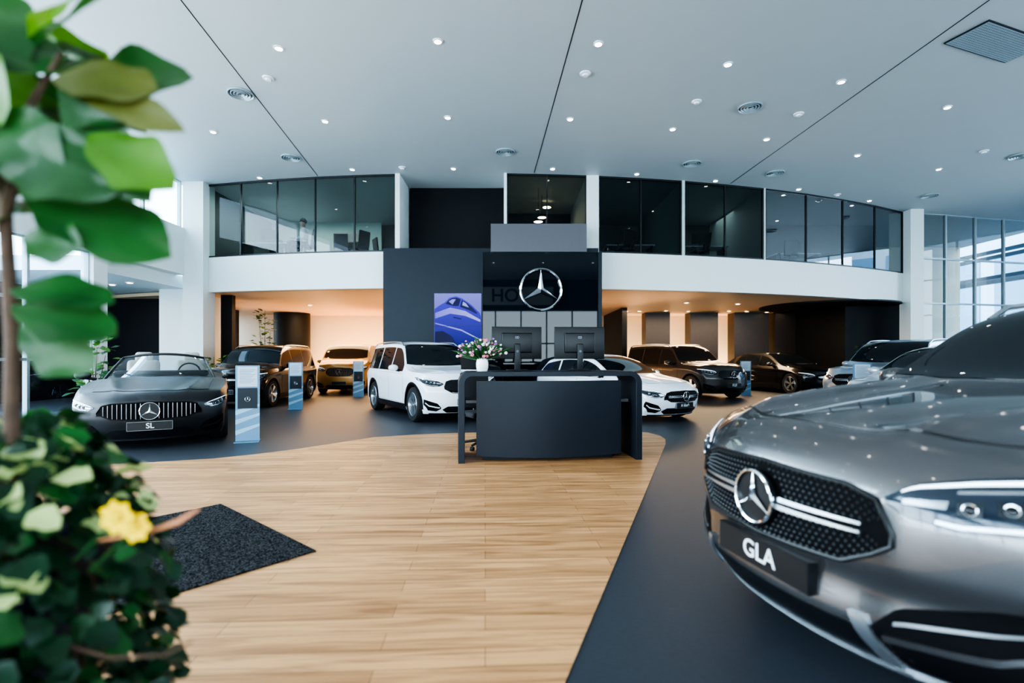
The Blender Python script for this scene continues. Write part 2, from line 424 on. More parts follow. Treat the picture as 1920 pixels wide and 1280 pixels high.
    mb.tube(pts,.006 if detail<2 else .009,6); mb.obj('grille_surround',['plastic'],True,gr)
    p,n=hit('F',0,gmid)
    mb=MB(); mb.lathe([(0.001,0),(sr,0),(sr,.02),(.001,.02)],28,1,Matrix.Translation((0,p.y-.008,gmid))@FRONT)
    star(mb,sr,0,Matrix.Translation((0,p.y-.034,gmid)))
    mb.obj('emblem',['chrome','plastic'],True,root)
    HL=S.get('HL',[(.50,-.12,-.135),(.58,-.055,-.175),(.70,-.02,-.18),(.80,-.005,-.15),(.875,-.0,-.06)])
    HL=[(a*hw/.915,h0+t,h0+b) for a,t,b in HL]
    for sd in (1,-1):
        f0=colfn(HL); f=lambda u,v,sd=sd:(sd*f0(u,v)[0],f0(u,v)[1])
        hl=patch('headlight','F',f,24,10,.006,['lens'])
        patch('daytime_running_light','F',lambda u,v:f(.08+.84*u,.86+.07*v),20,2,.010,['led'],parent=hl)
        if detail:
            patch('headlight_reflector','F',lambda u,v:f(.28+.58*u,.07+.07*v),14,2,.010,['silver'],parent=hl)
            patch('headlight_reflector','F',lambda u,v:f(.10+.22*u,.40+.16*v),10,2,.010,['silver'],parent=hl)
            patch('headlight_reflector','F',lambda u,v:f(.34+.50*u,.72+.04*v),10,2,.010,['chrome'],parent=hl)
            for uu in (.42,.58,.74):
                a,b=f(uu,.43); p_,n_=hit('F',a,b); mb=MB()
                X=Matrix.Translation(p_+n_*.003)@n_.to_track_quat('Z','Y').to_matrix().to_4x4()@Matrix.Scale(.72,4)
                mb.add(*rbox(.080,.060,.016,.006),0,X); mb.lathe([(.026,.006),(.026,.014),(.021,.012)],18,2,X); mb.sphere((0,0,.004),.020,12,1,(1,1,.6),X)
                mb.obj('headlight_projector',['frame','gloss','chrome'],True,hl)
    iz=zb+.03
    patch('bumper_intake','F',colfn([(-.52,iz+.07,iz+.06),(-.44,iz+.13,iz),(.44,iz+.13,iz),(.52,iz+.07,iz+.06)]),24,5,.004,['plastic'])
    for sd in (1,-1):
        SI=S.get('SI',[(.55,iz+.11,iz+.08),(.62,iz+.19,iz+.03),(.76,iz+.24,iz+.05),(.83,iz+.27,iz+.16)])
        SI=[(a*hw/.915,t,b) for a,t,b in SI]; g0=colfn(SI)
        it=patch('bumper_intake','F',lambda u,v,sd=sd:(sd*g0(u,v)[0],g0(u,v)[1]),20,8,.004,['matte'])
        if detail: patch('intake_blade','F',lambda u,v,sd=sd:(sd*g0(.08+.85*u,0)[0],g0(.08+.85*u,.45)[1]+.02*v),12,2,.014,[paintm],parent=it)
        if detail>1:
            patch('intake_blade','F',lambda u,v,sd=sd:(sd*(.375+.05*u+.06*(1-v)),.255+.15*v),4,10,.018,['silver'],parent=it)
            patch('intake_blade','F',lambda u,v,sd=sd:(sd*g0(.15+.80*u,0)[0],g0(.15+.80*u,.74)[1]+.012*v),12,2,.012,['pin'],parent=it)
    patch('front_lip','F',lambda u,v:((2*u-1)*hw*.80,zb+.004+.018*v),30,2,.012,['silver' if detail>1 else 'plastic'])
    pz=S.get('pz',.42)
    p,n=hit('F',0,pz); py=min(p.y,hit('F',.25,pz)[0].y)-.012
    pl=MB().box(-.26,.26,py-.008,py+.05,pz-.06,pz+.06,0).box(-.256,.256,py-.0095,py-.007,pz-.056,pz+.056,1).obj('license_plate',['pin' if detail<2 else 'plastic','plastic'],False,root)
    if plate: text(plate,.10 if len(plate)<4 else .085,'ceram',Matrix.Translation((0,py-.011,pz))@FRONT,pl)
    for sd in (1,-1):
        my=yb+.42; mz=interp(B,my)+.09
        mb=MB(); x=sd*(hw+.09)
        mb.sphere((x,my,mz),.1,14,0,(1.15,.62,.72)); mb.tube([(sd*(hw-.08),my+.02,mz-.07),(x-sd*.03,my,mz-.04)],.028,8,1)
        mi=mb.obj('side_mirror',[paintm,M['plastic']],True,root)
        MB().box(x-.085,x+.085,my+.058,my+.066,mz-.05,mz+.05).obj('mirror_glass',['chrome'],False,mi)
    if S.get('rails'):
        a,b=S['rails']
        for sd in (1,-1):
            pts=[]
            for k in range(13):
                y=a+(b-a)*k/12; z=interp(T,y)-cr; x=sd*(H(y,z)-.02); e=0.0 if k in (0,12) else .05
                pts.append((x,y,z+e))
            MB().tube(pts,.016,8).obj('roof_rail',['silver'],True,root)
    for sd in (1,-1):
        z0=interp(B,L)-.12
        patch('tail_light','R',lambda u,v,sd=sd:(sd*(.45+.38*u)*hw/.915,z0+.10*v),10,3,.006,['red'])
    spm=S.get('rim','silver')
    for yc in (wf,wr):
        for sd in (1,-1):
            X=Matrix.Translation((sd*(hw-.135),yc,Rw))@Matrix.Rotation(sd*math.pi/2,4,'Y')
            r=Rw*.70
            mb=MB().lathe([(r,-.11),(Rw*.93,-.115),(Rw,-.08),(Rw,.08),(Rw*.93,.115),(r,.11),(r,-.11)],36,0,X)
            w=mb.obj('wheel',['rubber'],True,root)
            mb=MB(); mb.lathe([(r,.10),(r*.95,.112),(r*.90,.09),(r*.88,-.08),(.02,-.09)],36,1,X,mis=[0,0,0,1])
            mb.lathe([(.001,.085),(.05,.08),(.055,.05)],16,0,X)
            ns=S.get('spokes',5)
            for k in range(ns):
                for dq in (-.12,.12):
                    a=2*math.pi*k/ns+dq; R_=Matrix.Rotation(a,4,'Z')
                    wv=.018
                    mb.add([(.04,-wv,.075),(.04,wv,.075),(r*.93,wv*1.2,.10),(r*.93,-wv*1.2,.10),(.04,-wv,.045),(.04,wv,.045),(r*.93,wv*1.2,.07),(r*.93,-wv*1.2,.07)],[(0,1,2,3),(7,6,5,4),(0,3,7,4),(1,5,6,2),(2,6,7,3)],0,X@R_)
            mb.obj('rim',[spm,'plastic'],True,w,angle=30)
    if S.get('open'):
        a,b=S['cock']
        patch('cockpit','T',lambda u,v:((2*u-1)*hw*.72*(1-.1*abs(2*v-1)**4),a+(b-a)*v),14,14,.006,['plastic'])
        n=14;mb=MB();v=[];f=[]
        y0,y1=S['ws']; z0=interp(T,y0)-.02; 
        def wp(s_,t): return (s_*(hw*.80+(hw*.62-hw*.80)*t),y0+(y1-y0)*t+.20*abs(s_)**2.2*(1-.3*t),z0-.05*s_*s_+(1.33-z0)*t**.92-.02*s_*s_*t)
        for i in range(n+1):
            for j in range(9): v.append(wp(2*i/n-1,j/8))
        for i in range(n):
            for j in range(8): f.append((i*9+j,(i+1)*9+j,(i+1)*9+j+1,i*9+j+1))
        mb.add(v,f); mb.obj('windshield',['clear'],True,root)
        fr=[wp(-1,j/8) for j in range(9)]+[wp(2*i/n-1,1) for i in range(1,n)]+[wp(1,1-j/8) for j in range(9)]
        MB().tube(fr,.022,8).obj('windshield_frame',['plastic'],True,root)
        for sd in (1,-1):
            st=MB()
            st.add(*rbox(.50,.16,.50,.07),0,Matrix.Translation((sd*.37,2.98,.98))@Matrix.Rotation(-.25,4,'X'))
            st.add(*rbox(.27,.12,.20,.05),0,Matrix.Translation((sd*.37,3.06,1.27))@Matrix.Rotation(-.2,4,'X'))
            st.add(*rbox(.5,.5,.14,.06),0,Matrix.Translation((sd*.37,2.7,.86)))
            st.obj('seat',['leather'],True,root)
        mb=MB(); 
        pts=[(.37+.17*math.cos(t*math.pi/10),2.25-.05*math.sin(t*math.pi/10),1.0+.17*math.sin(t*math.pi/10)) for t in range(21)]
        mb.tube(pts,.014,8); mb.tube([(.2,2.25,1.0),(.54,2.25,1.0)],.02,8); mb.obj('steering_wheel',['plastic'],True,root)
        MB().add(*rbox(1.35,.3,.10,.05),0,Matrix.Translation((0,2.02,1.0))).obj('dashboard',['plastic'],True,root)
    return root
def rbox(sx,sy,sz,r,n=3):
    bm=bmesh.new(); bmesh.ops.create_cube(bm,size=1); bmesh.ops.scale(bm,vec=(sx,sy,sz),verts=bm.verts)
    bmesh.ops.bevel(bm,geom=bm.edges[:],offset=min(r,.49*min(sx,sy,sz)),segments=n,profile=.5,affect='EDGES')
    bm.verts.index_update(); v=[tuple(p.co) for p in bm.verts]; f=[[q.index for q in p.verts] for p in bm.faces]; bm.free(); return v,f
SUV=dict(L=4.68,W=1.84,zb=.20,Rw=.365,wf=.86,wb=2.83,star=.10,pz=.45,gh=.30,tumble=.30,
 T=[(0,.93),(.08,1.01),(.35,1.07),(1.15,1.11),(1.35,1.16),(1.88,1.60),(2.1,1.69),(3.0,1.73),(4.15,1.71),(4.5,1.64),(4.62,1.35),(4.68,1.1)],
 belt=[(0,.85),(1.2,1.01),(4.68,1.05)],ws=(1.33,1.95),sg=(1.5,4.45),panes=[1.56,2.42,3.35,4.40],doors=[1.42,2.42,3.38],rails=(2.0,4.3))
GLA=dict(L=4.41,W=1.84,zb=.20,Rw=.36,wf=.88,wb=2.73,star=.105,pz=.46,gh=.31,sub=1,gw=.50,pf=.30,h0=.88,crease=.048,
 T=[(0,.915),(.035,.97),(.10,1.0),(.35,1.04),(.9,1.095),(1.35,1.135),(1.52,1.175),(2.15,1.56),(2.5,1.62),(2.9,1.63),(3.7,1.55),(4.1,1.36),(4.3,1.12),(4.41,.95)],
 prof=[(.15,.17),(.26,.07),(.38,.0),(.50,.015),(.58,-.01),(.80,.01),(.90,.05),(1.0,.10)],
 HL=[(.47,-.065,-.085),(.53,-.015,-.12),(.64,.02,-.135),(.76,.045,-.12),(.86,.06,-.065),(.90,.065,-.0)],
 SI=[(.43,.37,.31),(.50,.46,.26),(.70,.53,.25),(.86,.56,.38)],
 belt=[(0,.85),(1.2,1.03),(4.41,1.06)],ws=(1.47,2.2),sg=(1.7,3.9),panes=[1.72,2.5,3.2,3.85],doors=[1.56,2.5,3.3],rails=(2.2,3.8))
HATCH=dict(L=4.32,W=1.80,zb=.15,Rw=.335,wf=.84,wb=2.70,star=.095,pz=.36,gh=.26,gw=.52,
 T=[(0,.70),(.10,.79),(.35,.86),(1.0,.95),(1.25,1.0),(2.05,1.36),(2.4,1.43),(2.9,1.44),(3.7,1.35),(4.0,1.15),(4.2,1.0),(4.32,.85)],
 belt=[(0,.64),(1.2,.87),(4.32,.93)],ws=(1.22,2.1),sg=(1.5,4.0),panes=[1.55,2.42,3.2,3.9],doors=[1.42,2.42,3.3])
COUPE=dict(HATCH); COUPE.update(L=4.7,Rw=.36,zb=.17,T=[(0,.76),(.10,.86),(.35,.93),(1.0,1.0),(1.25,1.05),(2.05,1.42),(2.4,1.49),(2.9,1.50),(3.7,1.38),(4.3,1.13),(4.6,1.05),(4.7,.9)],belt=[(0,.7),(1.2,.92),(4.7,1.0)],panes=[1.55,2.42,3.2,4.0],sg=(1.5,4.1),rw=(3.5,4.3))
VAN=dict(L=5.0,W=1.93,zb=.18,Rw=.35,wf=.9,wb=3.1,star=.11,pz=.42,gh=.34,tumble=.12,pf=.20,mg=.12,
 T=[(0,1.02),(.06,1.12),(.35,1.19),(.7,1.25),(.85,1.32),(1.45,1.80),(1.7,1.89),(3,1.92),(4.8,1.90),(4.95,1.7),(5.0,1.3)],
 belt=[(0,.94),(1.0,1.12),(5.0,1.15)],ws=(.83,1.52),sg=(1.2,4.8),panes=[1.2,2.2,3.5,4.7],doors=[1.2,2.2,3.5])
SL=dict(L=4.70,W=1.92,zb=.13,Rw=.36,wf=.92,wb=2.70,star=.115,pz=.335,gh=.27,gw=.60,open=1,rim='frame',pf=.34,crease=.024,
 T=[(0,.70),(.10,.78),(.35,.84),(1.2,.92),(1.75,.97),(2.0,.97),(2.6,.95),(3.3,.99),(3.8,1.01),(4.4,.97),(4.7,.85)],
 belt=[(0,.64),(1.2,.88),(4.7,.94)],ws=(1.50,2.28),cock=(1.95,3.35),doors=[1.5,2.9],
 HL=[(.60,-.10,-.115),(.66,-.07,-.15),(.76,-.035,-.14),(.84,-.01,-.10),(.885,.0,-.04)])
pt_gla=paint('metallic_grey_paint',(.125,.122,.128),.25,.8)
pt_sl=mat('matte_graphite_paint',(.028,.030,.034),.38,.6,coat=.2,noise=.04,nscale=200,crough=.3)
pt_white=mat('white_car_paint',(.76,.80,.86),.25,0,coat=.5,noise=.01)
pt_black=paint('black_car_paint',(.008,.009,.011),.25,.3)
pt_gold=mat('bronze_gold_paint',(.34,.19,.06),.38,.5,coat=.4,noise=.05,nscale=200)
pt_grey=mat('warm_grey_paint',(.045,.042,.042),.35,.5,coat=.6,noise=.05,nscale=200)
pt_silv=mat('ice_silver_blue_paint',(.28,.37,.46),.32,.6,coat=.7,noise=.04,nscale=200)
pt_pale=mat('pale_silver_paint',(.50,.56,.62),.3,.4,coat=.7,noise=.03,nscale=200)
car('metallic grey compact crossover with pinned chrome grille and name plate',GLA,pt_gla,(1.03,2.12,0),-77,'pins','GLA',2)
car('matte graphite open-top roadster with vertical-bar grille',SL,pt_sl,(-4.95,7.0,0),30,'bars','SL',1,False)
car('white boxy electric crossover with silver roof rails',SUV,pt_white,(-.82,9.85,0),31,'panel','',1,scale=.95)
car('white hatchback with diamond grille and name plate',HATCH,pt_white,(3.38,10.0,0),33,'pins','A klasė',1,False,scale=.94)
car('glossy black sport utility car beside an information stand',SUV,pt_black,(-7.0,12.4,0),2,'pins','',1,scale=.95)
car('bronze gold passenger van parked below the warm-lit ceiling',VAN,pt_gold,(-5.95,17.6,0),4,'bars','',1,False,scale=.93)
car('warm grey electric sport utility car with dark grille',SUV,pt_grey,(6.6,15.2,0),22,'panel','EQE',1,False)
car('black coupe parked near dark wooden partitions',COUPE,pt_black,(10.7,17.2,0),14,'pins','',1,False)
car('ice silver sport utility car with roof rails',SUV,pt_silv,(7.65,11.5,0),-60,'pins','',1)
car('pale silver sedan parked beside the grey crossover',COUPE,pt_pale,(5.8,8.05,0),-64,'pins','',1,False)
# ------------------------------------------------------------ room shell
CX,CY,R=-1.3,46.33,32.0
def arc(X,r=R):
    s=(X-CX)/R; return Vector((CX+r*s,CY-r*math.sqrt(1-s*s),0))
def arcwall(name,x0,x1,z0,z1,th,m,n=24,off=0):
    mb=MB();v=[];f=[]
    for i in range(n+1):
        X=x0+(x1-x0)*i/n; a=arc(X,R+off); b=arc(X,R+off-th)
        v+= [(a.x,a.y,z0),(a.x,a.y,z1),(b.x,b.y,z1),(b.x,b.y,z0)]
    for i in range(n):
        for k in range(4): f.append((i*4+k,(i+1)*4+k,(i+1)*4+(k+1)%4,i*4+(k+1)%4))
    f+= [(0,1,2,3),(n*4+3,n*4+2,n*4+1,n*4)]
    mb.add(v,f); return mb.obj(name,[m],True,None,angle=40)
CZ=6.43;FZ=4.25;LZ=3.22;YB=24.0
struct(MB().box(-9.9,30,-7,30,-.2,0).obj('floor',['floor']))
struct(MB().box(-16,-9.9,12.0,30,-.2,0).obj('floor',['floor']))
outl=[(-9.55,-6.0),(-2.02,-6.0),(.208,2.0),(1.435,5.30),(2.25,7.50),(2.38,7.95),(2.40,8.3),(2.30,8.62),(2.1,8.8),(1.7,8.86),(.4,8.8),(-.98,8.59),(-1.6,8.42),(-2.20,8.13),(-2.6,7.6),(-3.01,7.05),(-3.4,6.68),(-3.74,6.42),(-4.46,6.16),(-5.5,5.9),(-9.55,5.3)]
bm=bmesh.new(); vs=[bm.verts.new((x,y,.004)) for x,y in outl]; f=bm.faces.new(vs); bmesh.ops.triangulate(bm,faces=[f]); me=bpy.data.meshes.new('floor_wood'); bm.to_mesh(me); bm.free(); me.materials.append(M['wood'])
o=bpy.data.objects.new('floor',me); COL.objects.link(o); struct(o)
struct(MB().box(-9.9,21.2,-6.2,YB+.2,CZ,CZ+.2).obj('ceiling',['ceil']))
def beam(p,q,w,z0,z1,name,m):
    p=Vector((*p,0));q=Vector((*q,0)); d=(q-p).normalized(); n=Vector((-d.y,d.x,0))*w/2
    mb=MB(); mb.add([(*(p-n).xy,z0),(*(p+n).xy,z0),(*(q+n).xy,z0),(*(q-n).xy,z0),(*(p-n).xy,z1),(*(p+n).xy,z1),(*(q+n).xy,z1),(*(q-n).xy,z1)],[(0,1,2,3),(7,6,5,4),(0,4,5,1),(1,5,6,2),(2,6,7,3),(3,7,4,0)])
    return mb.obj(name,[m])
for i,(p,q) in enumerate([((1.78,-6),(.62,14.3)),((-3.4,-6),(-5.52,14.55)),((7.6,-6),(6.48,15.2))]):
    struct(beam(p,q,.016,CZ-.004,CZ+.01,'trim_%d'%(i+1),'plastic'))
struct(arcwall('wall_back',-9.2,14.0,LZ,FZ,.25,'white',40))
def slab(name,x0,x1,yb,z0,z1,m,n=30):
    mb=MB();v=[];f=[]
    for i in range(n+1):
        X=x0+(x1-x0)*i/n; a=arc(X,R-.2)
        v+=[(a.x,a.y,z0),(a.x,a.y,z1),(a.x,yb,z1),(a.x,yb,z0)]
    for i in range(n):
        for k in range(4): f.append((i*4+k,(i+1)*4+k,(i+1)*4+(k+1)%4,i*4+(k+1)%4))
    f+= [(0,1,2,3),(n*4+3,n*4+2,n*4+1,n*4)]
    mb.add(v,f); return mb.obj(name,[m])
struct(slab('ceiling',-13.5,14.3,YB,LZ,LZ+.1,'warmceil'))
struct(slab('floor',-9.2,14.0,20.2,FZ-.15,FZ-.02,'floor'))
struct(MB().box(-16,21,YB,YB+.2,0,CZ).obj('wall_back',['cream']))
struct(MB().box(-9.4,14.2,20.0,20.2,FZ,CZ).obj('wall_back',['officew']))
def post(x,w,name='wall_partition',y1=None,m='white',z0=FZ,z1=CZ):
    a=arc(x); return struct(MB().box(x-w/2,x+w/2,a.y-.03,y1 or a.y+.25,z0,z1).obj(name,[m]))
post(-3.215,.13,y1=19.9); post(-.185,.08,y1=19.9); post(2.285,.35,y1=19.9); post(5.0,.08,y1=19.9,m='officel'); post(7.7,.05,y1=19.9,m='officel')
struct(MB().box(-3.1,-.25,15.6,15.7,FZ,CZ).obj('wall_back',['black']))
struct(MB().box(-.14,2.1,18.4,18.5,FZ,CZ).obj('wall_back',['black']))
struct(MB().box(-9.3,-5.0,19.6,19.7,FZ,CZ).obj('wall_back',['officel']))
wn=[0]
def arcwindow(x0,x1,n,g='tint'):
    wn[0]+=1; mb=MB()
    for i in range(n):
        a=arc(x0+(x1-x0)*i/n,R-.03); b=arc(x0+(x1-x0)*(i+1)/n,R-.03)
        mb.add([(a.x,a.y,FZ+.02),(b.x,b.y,FZ+.02),(b.x,b.y,CZ),(a.x,a.y,CZ)],[(0,1,2,3)],0)
        for z0,z1 in ((FZ,FZ+.045),(CZ-.05,CZ)):
            t=arc(x0+(x1-x0)*i/n,R); u=arc(x0+(x1-x0)*(i+1)/n,R)
            mb.add([(t.x,t.y,z0),(u.x,u.y,z0),(u.x,u.y,z1),(t.x,t.y,z1),(t.x,t.y+.06,z0),(u.x,u.y+.06,z0),(u.x,u.y+.06,z1),(t.x,t.y+.06,z1)],[(0,1,2,3),(0,4,5,1),(3,2,6,7)],1)
    for i in range(n+1):
        a=arc(x0+(x1-x0)*i/n,R); mb.box(a.x-.018,a.x+.018,a.y-.0,a.y+.07,FZ,CZ,1)
    return struct(mb.obj('window_%d'%wn[0],[g,'frame']))
arcwindow(-9.15,-3.29,5); arcwindow(-.13,2.1,2); arcwindow(2.48,4.94,2); arcwindow(5.06,7.65,2); arcwindow(7.75,13.85,4,'tintr')
struct(MB().box(-9.65,-9.05,15.0,15.6,0,CZ).obj('wall_column',['white']))
struct(MB().box(13.86,14.32,17.8,18.3,0,CZ).obj('wall_column',['white']))
LX=-9.6
struct(MB().box(LX-.3,LX,-6,15.1,3.7,5.06).obj('wall_left',['white']))
struct(MB().box(LX-.3,LX,11.75,12.15,0,3.7).obj('wall_left',['white']))
struct(MB().box(-14,LX-.3,12.15,17.2,3.35,3.7).obj('ceiling',['white']))
struct(MB().box(-14,-10.6,17.0,17.1,0,3.35).obj('wall_recess',['black']))
struct(MB().box(-10.75,-9.6,15.6,17.1,0,3.7).obj('wall_recess',['white']))
struct(MB().box(-14.1,-14,12,17.2,0,3.7).obj('wall_recess',['black']))
struct(MB().box(-9.1,-8.75,16.0,16.2,0,LZ).obj('wall_recess',['black']))
struct(MB().box(-14,-11.3,21.0,21.2,0,LZ).obj('wall_recess',['brown']))
struct(MB().box(-9.3,-9.2,15.6,24,FZ,CZ).obj('wall_left',['officew']))
def flatwindow(p,q,z0,z1,nx,nz,t=.06,fm='lframe',gm='glass'):
    wn[0]+=1; p=Vector((*p,0));q=Vector((*q,0)); d=q-p; L_=d.length; ang=math.atan2(d.y,d.x)
    X=Matrix.Translation(p)@Matrix.Rotation(ang,4,'Z'); mb=MB()
    mb.add([(0,0,z0),(L_,0,z0),(L_,0,z1),(0,0,z1)],[(0,1,2,3)],0,X)
    for i in range(nx+1): 
        x=L_*i/nx; mb.box(x-t/2,x+t/2,-.05,.05,z0,z1,1,X)
    for j in range(nz+1):
        z=z0+(z1-z0)*j/nz; mb.box(0,L_,-.045,.045,max(z0,z-t/2),min(z1,z+t/2),1,X)
    return struct(mb.obj('window_%d'%wn[0],[gm,fm]))
flatwindow((LX-.15,-6),(LX-.15,11.75),0,3.7,12,3)
flatwindow((LX-.15,-6),(LX-.15,15.0),5.06,CZ,14,1)
flatwindow((14.35,18.25),(21,19.7),0,CZ,5,4)
flatwindow((21,-6),(21,19.7),0,CZ,16,4)
flatwindow((LX,-6),(21,-6),0,4.4,18,2,.09)
struct(MB().box(LX,21,-6.1,-5.95,4.4,CZ).obj('wall_front',['navy']))
sg=empty('window_sign',(-.46,-5.93,5.35)); top(sg,'dark lettering on an added pale band over the entrance glazing','sign')
MB().box(-3.2,3.2,0,.01,-.6,.6).obj('reflection_band',['ceram'],False,sg)  # pale band added so the letters show in the glass panel's reflection
text('HO',1.2,'black',Matrix.Translation((0,.02,0))@FRONT,sg)
for a,b in ((5.8,6.85),(7.73,8.94),(9.64,11.15),(11.4,12.7)):
    struct(MB().box(a,b,22.2,22.9,0,LZ).obj('wall_partition',['brown']))
struct(MB().box(4.3,4.5,20.0,24,0,LZ).obj('wall_partition',['black']))
struct(MB().box(12.3,14.3,18.9,19.1,0,LZ).obj('wall_recess',['black']))
struct(MB().box(12.3,12.4,19.1,24,0,LZ).obj('wall_recess',['black']))
mb=MB(); mb.lathe([(.001,LZ-.05),(2.3,LZ-.05),(2.3,LZ-.001)],48,0,Matrix.Translation((11.9,19.4,0))); struct(mb.obj('ceiling',['black']))
mb=MB(); mb.lathe([(.75,0),(.75,LZ)],32,0,Matrix.Translation((-9.7,22.6,0))); struct(mb.obj('wall_partition',['black'],True))
# ---- feature wall
struct(MB().box(-3.55,2.38,14.10,14.32,0,4.28,0).obj('wall_feature',['navy']))
gp=empty('display_panel',(0,14.02,0)); top(gp,'glossy black glass panel with grey header above','wall panel')
MB().box(-.80,2.36,0,.07,0,4.15,0).obj('glass_panel',['bgloss'],False,gp)
for a,b in ((2.36,2.46),(-.84,-.80)): MB().box(a,b,-.03,.07,0,4.15,0).obj('panel_edge',['navy'],False,gp)
MB().box(-.58,2.04,-.05,.07,4.155,4.92,0).obj('header_panel',['greypanel'],False,gp)
mb=star(MB(),.555,0,Matrix.Translation((.785,13.93,3.12)),True,.07); top(mb.obj('wall_emblem',['chrome'],False),'large chrome three-pointed star in a ring on black glass','emblem')
def screenmat(name,c0,c1,axis='Z',es=.9):
    m=bpy.data.materials.new(name); m.use_nodes=True; nt=m.node_tree; b=nt.nodes['Principled BSDF']
    tc=nt.nodes.new('ShaderNodeTexCoord'); sp=nt.nodes.new('ShaderNodeSeparateXYZ'); nt.links.new(tc.outputs['Object'],sp.inputs[0])
    mr=nt.nodes.new('ShaderNodeMapRange'); mr.inputs[1].default_value=-.7; mr.inputs[2].default_value=.7; nt.links.new(sp.outputs[axis],mr.inputs[0])
    cr=nt.nodes.new('ShaderNodeValToRGB'); nt.links.new(mr.outputs[0],cr.inputs[0])
    cr.color_ramp.elements[0].color=(*c0,1); cr.color_ramp.elements[1].color=(*c1,1)
    b.inputs['Base Color'].default_value=(.01,.01,.015,1); nt.links.new(cr.outputs[0],b.inputs['Emission Color']); b.inputs['Emission Strength'].default_value=es; b.inputs['Roughness'].default_value=.4; b.inputs['Specular IOR Level'].default_value=.1
    return m
M['screen']=screenmat('video_sky',(.10,.08,.60),(.26,.28,.85))
M['smid']=screenmat('video_body_paint',(.01,.01,.22),(.09,.07,.80))
M['sdark']=screenmat('video_glass',(.005,.005,.05),(.02,.02,.16),'X')
M['slight']=screenmat('video_highlight',(.22,.22,.95),(.50,.52,1.0),'X')
vs=empty('video_screen',(-1.485,14.02,2.285)); top(vs,'tiled video screen showing a purple-lit car body','screen'); vs.scale=(1.03,1,1.035)
MB().box(-.64,.64,0,.06,-.73,.73).obj('screen_housing',['plastic'],False,vs)
MB().box(-.625,.625,-.003,0,-.715,.715).obj('display',['screen'],False,vs)
mb=MB()
def poly(pts,mi,y): mb.add([(x,y,z) for x,z in pts],[tuple(range(len(pts)))],mi)
poly([(-.62,.30),(-.45,.42),(-.35,.47),(-.22,.60),(-.05,.64),(.12,.58),(.35,.42),(.58,.20),(.62,.10),(.62,-.7),(-.62,-.7)],2,-.004)
poly([(-.32,.44),(-.24,.54),(-.15,.59),(-.03,.60),(.08,.56),(.02,.38),(-.1,.38)],0,-.005)
poly([(.11,.54),(.22,.48),(.38,.35),(.52,.20),(.5,.17),(.3,.27),(.06,.36)],0,-.005)
poly([(-.24,.50),(-.15,.56),(-.05,.56),(-.14,.42)],1,-.006); poly([(.14,.50),(.22,.45),(.30,.34),(.12,.40)],1,-.006)
poly([(-.6,.20),(-.2,.34),(.2,.25),(.6,.02),(.6,-.04),(.2,.12),(-.2,.18),(-.6,.05)],1,-.006)
poly([(-.6,-.06),(.1,-.24),(.6,-.50),(.6,-.53),(.1,-.28),(-.6,-.09)],1,-.006); poly([(-.12,.10),(.10,.05),(.10,.02),(-.12,.07)],0,-.0065)
poly([(-.6,-.3),(-.4,-.28),(-.15,-.42),(.0,-.7),(-.6,-.7)],0,-.0055)
mb.obj('screen_picture',['sdark','slight','smid'],False,vs)
MB().box(-.625,.625,-.008,-.003,-.155,-.145).obj('screen_seam',['plastic'],False,vs)
# ------------------------------------------------------------ ceiling fittings
def downlight(x,y,z,r,g,lab,em):
    mb=MB(); mb.lathe([(r*1.5,-.002),(r*1.5,-.014),(r*1.05,-.02),(r,-.004)],20,0); mb.lathe([(r,-.006),(.001,-.006)],20,1)
    o=mb.obj('downlight',['ceram',em],True); o.location=(x,y,z); top(o,lab,'ceiling lamp',g); return o
pts=[(-3.89,8.54),(-1.21,8.35),(1.42,8.42),(3.80,9.01),(6.16,9.58),(8.98,10.56),(-6.63,9.12),(-6.83,11.71),(-4.08,11.18),(-1.38,11.01),(1.26,11.08),(3.63,11.57),(6.02,12.11),(8.82,13.07),(11.69,14.03),(-7.24,14.70),(-4.38,14.05),(-1.60,13.99),(1.11,14.0),(3.51,14.4),(5.94,14.95),(8.79,15.7),(11.76,16.85)]
for x in (-6.4,-3.7,-1.0,1.7,4.4,7.1,9.8):
    for y in (5.8,3.0,.2): pts.append((x,y))
for x,y in pts: downlight(x,y,CZ,.055,'recessed ceiling downlights','round white recessed downlight in the grey ceiling','lamp')
for x,y in [(-4.5,9.45),(1.33,9.3),(6.07,10.84),(3.72,10.32),(-2.98,13.9),(10.3,16.2),(11.8,12.8)]:
    mb=MB(); mb.lathe([(.10,0),(.10,-.02),(.055,-.03),(.05,-.055),(.001,-.06)],20); o=mb.obj('smoke_detector',['ceram'],True); o.location=(x,y,CZ); top(o,'small white dome smoke detector on the ceiling','smoke detector','ceiling smoke detectors')
for x,y in [(-5.3,10.0),(4.9,10.54),(-.17,12.83),(-5.7,13.2),(4.78,13.6),(7.35,14.3),(13.3,16.3),(13.0,13.1)]:
    mb=MB(); 
    for r in (.24,.185,.13,.075): mb.lathe([(r,-.004),(r,-.03),(r-.014,-.036),(r-.035,-.006)],28,0)
    mb.lathe([(.235,-.003),(.001,-.003)],28,1); o=mb.obj('ceiling_vent',['lframe','frame'],True); o.location=(x,y,CZ); top(o,'round metal air diffuser with concentric rings in the ceiling','air vent','round ceiling air vents')
ag=MB(); ag.box(0,1.62,-.62,0,-.02,0,1)
for i in range(40): ag.box(.02+i*.04,.040+i*.04,-.6,-.02,-.026,-.018,0)
for j in range(15): ag.box(.02,1.6,-.6+j*.04,-.582+j*.04,-.027,-.019,0)
o=ag.obj('ceiling_grille',['lframe','plastic']); o.location=(7.08,8.4,CZ); o.rotation_euler=(0,0,math.radians(19.6)); top(o,'rectangular grey mesh air grille in the ceiling','air vent')
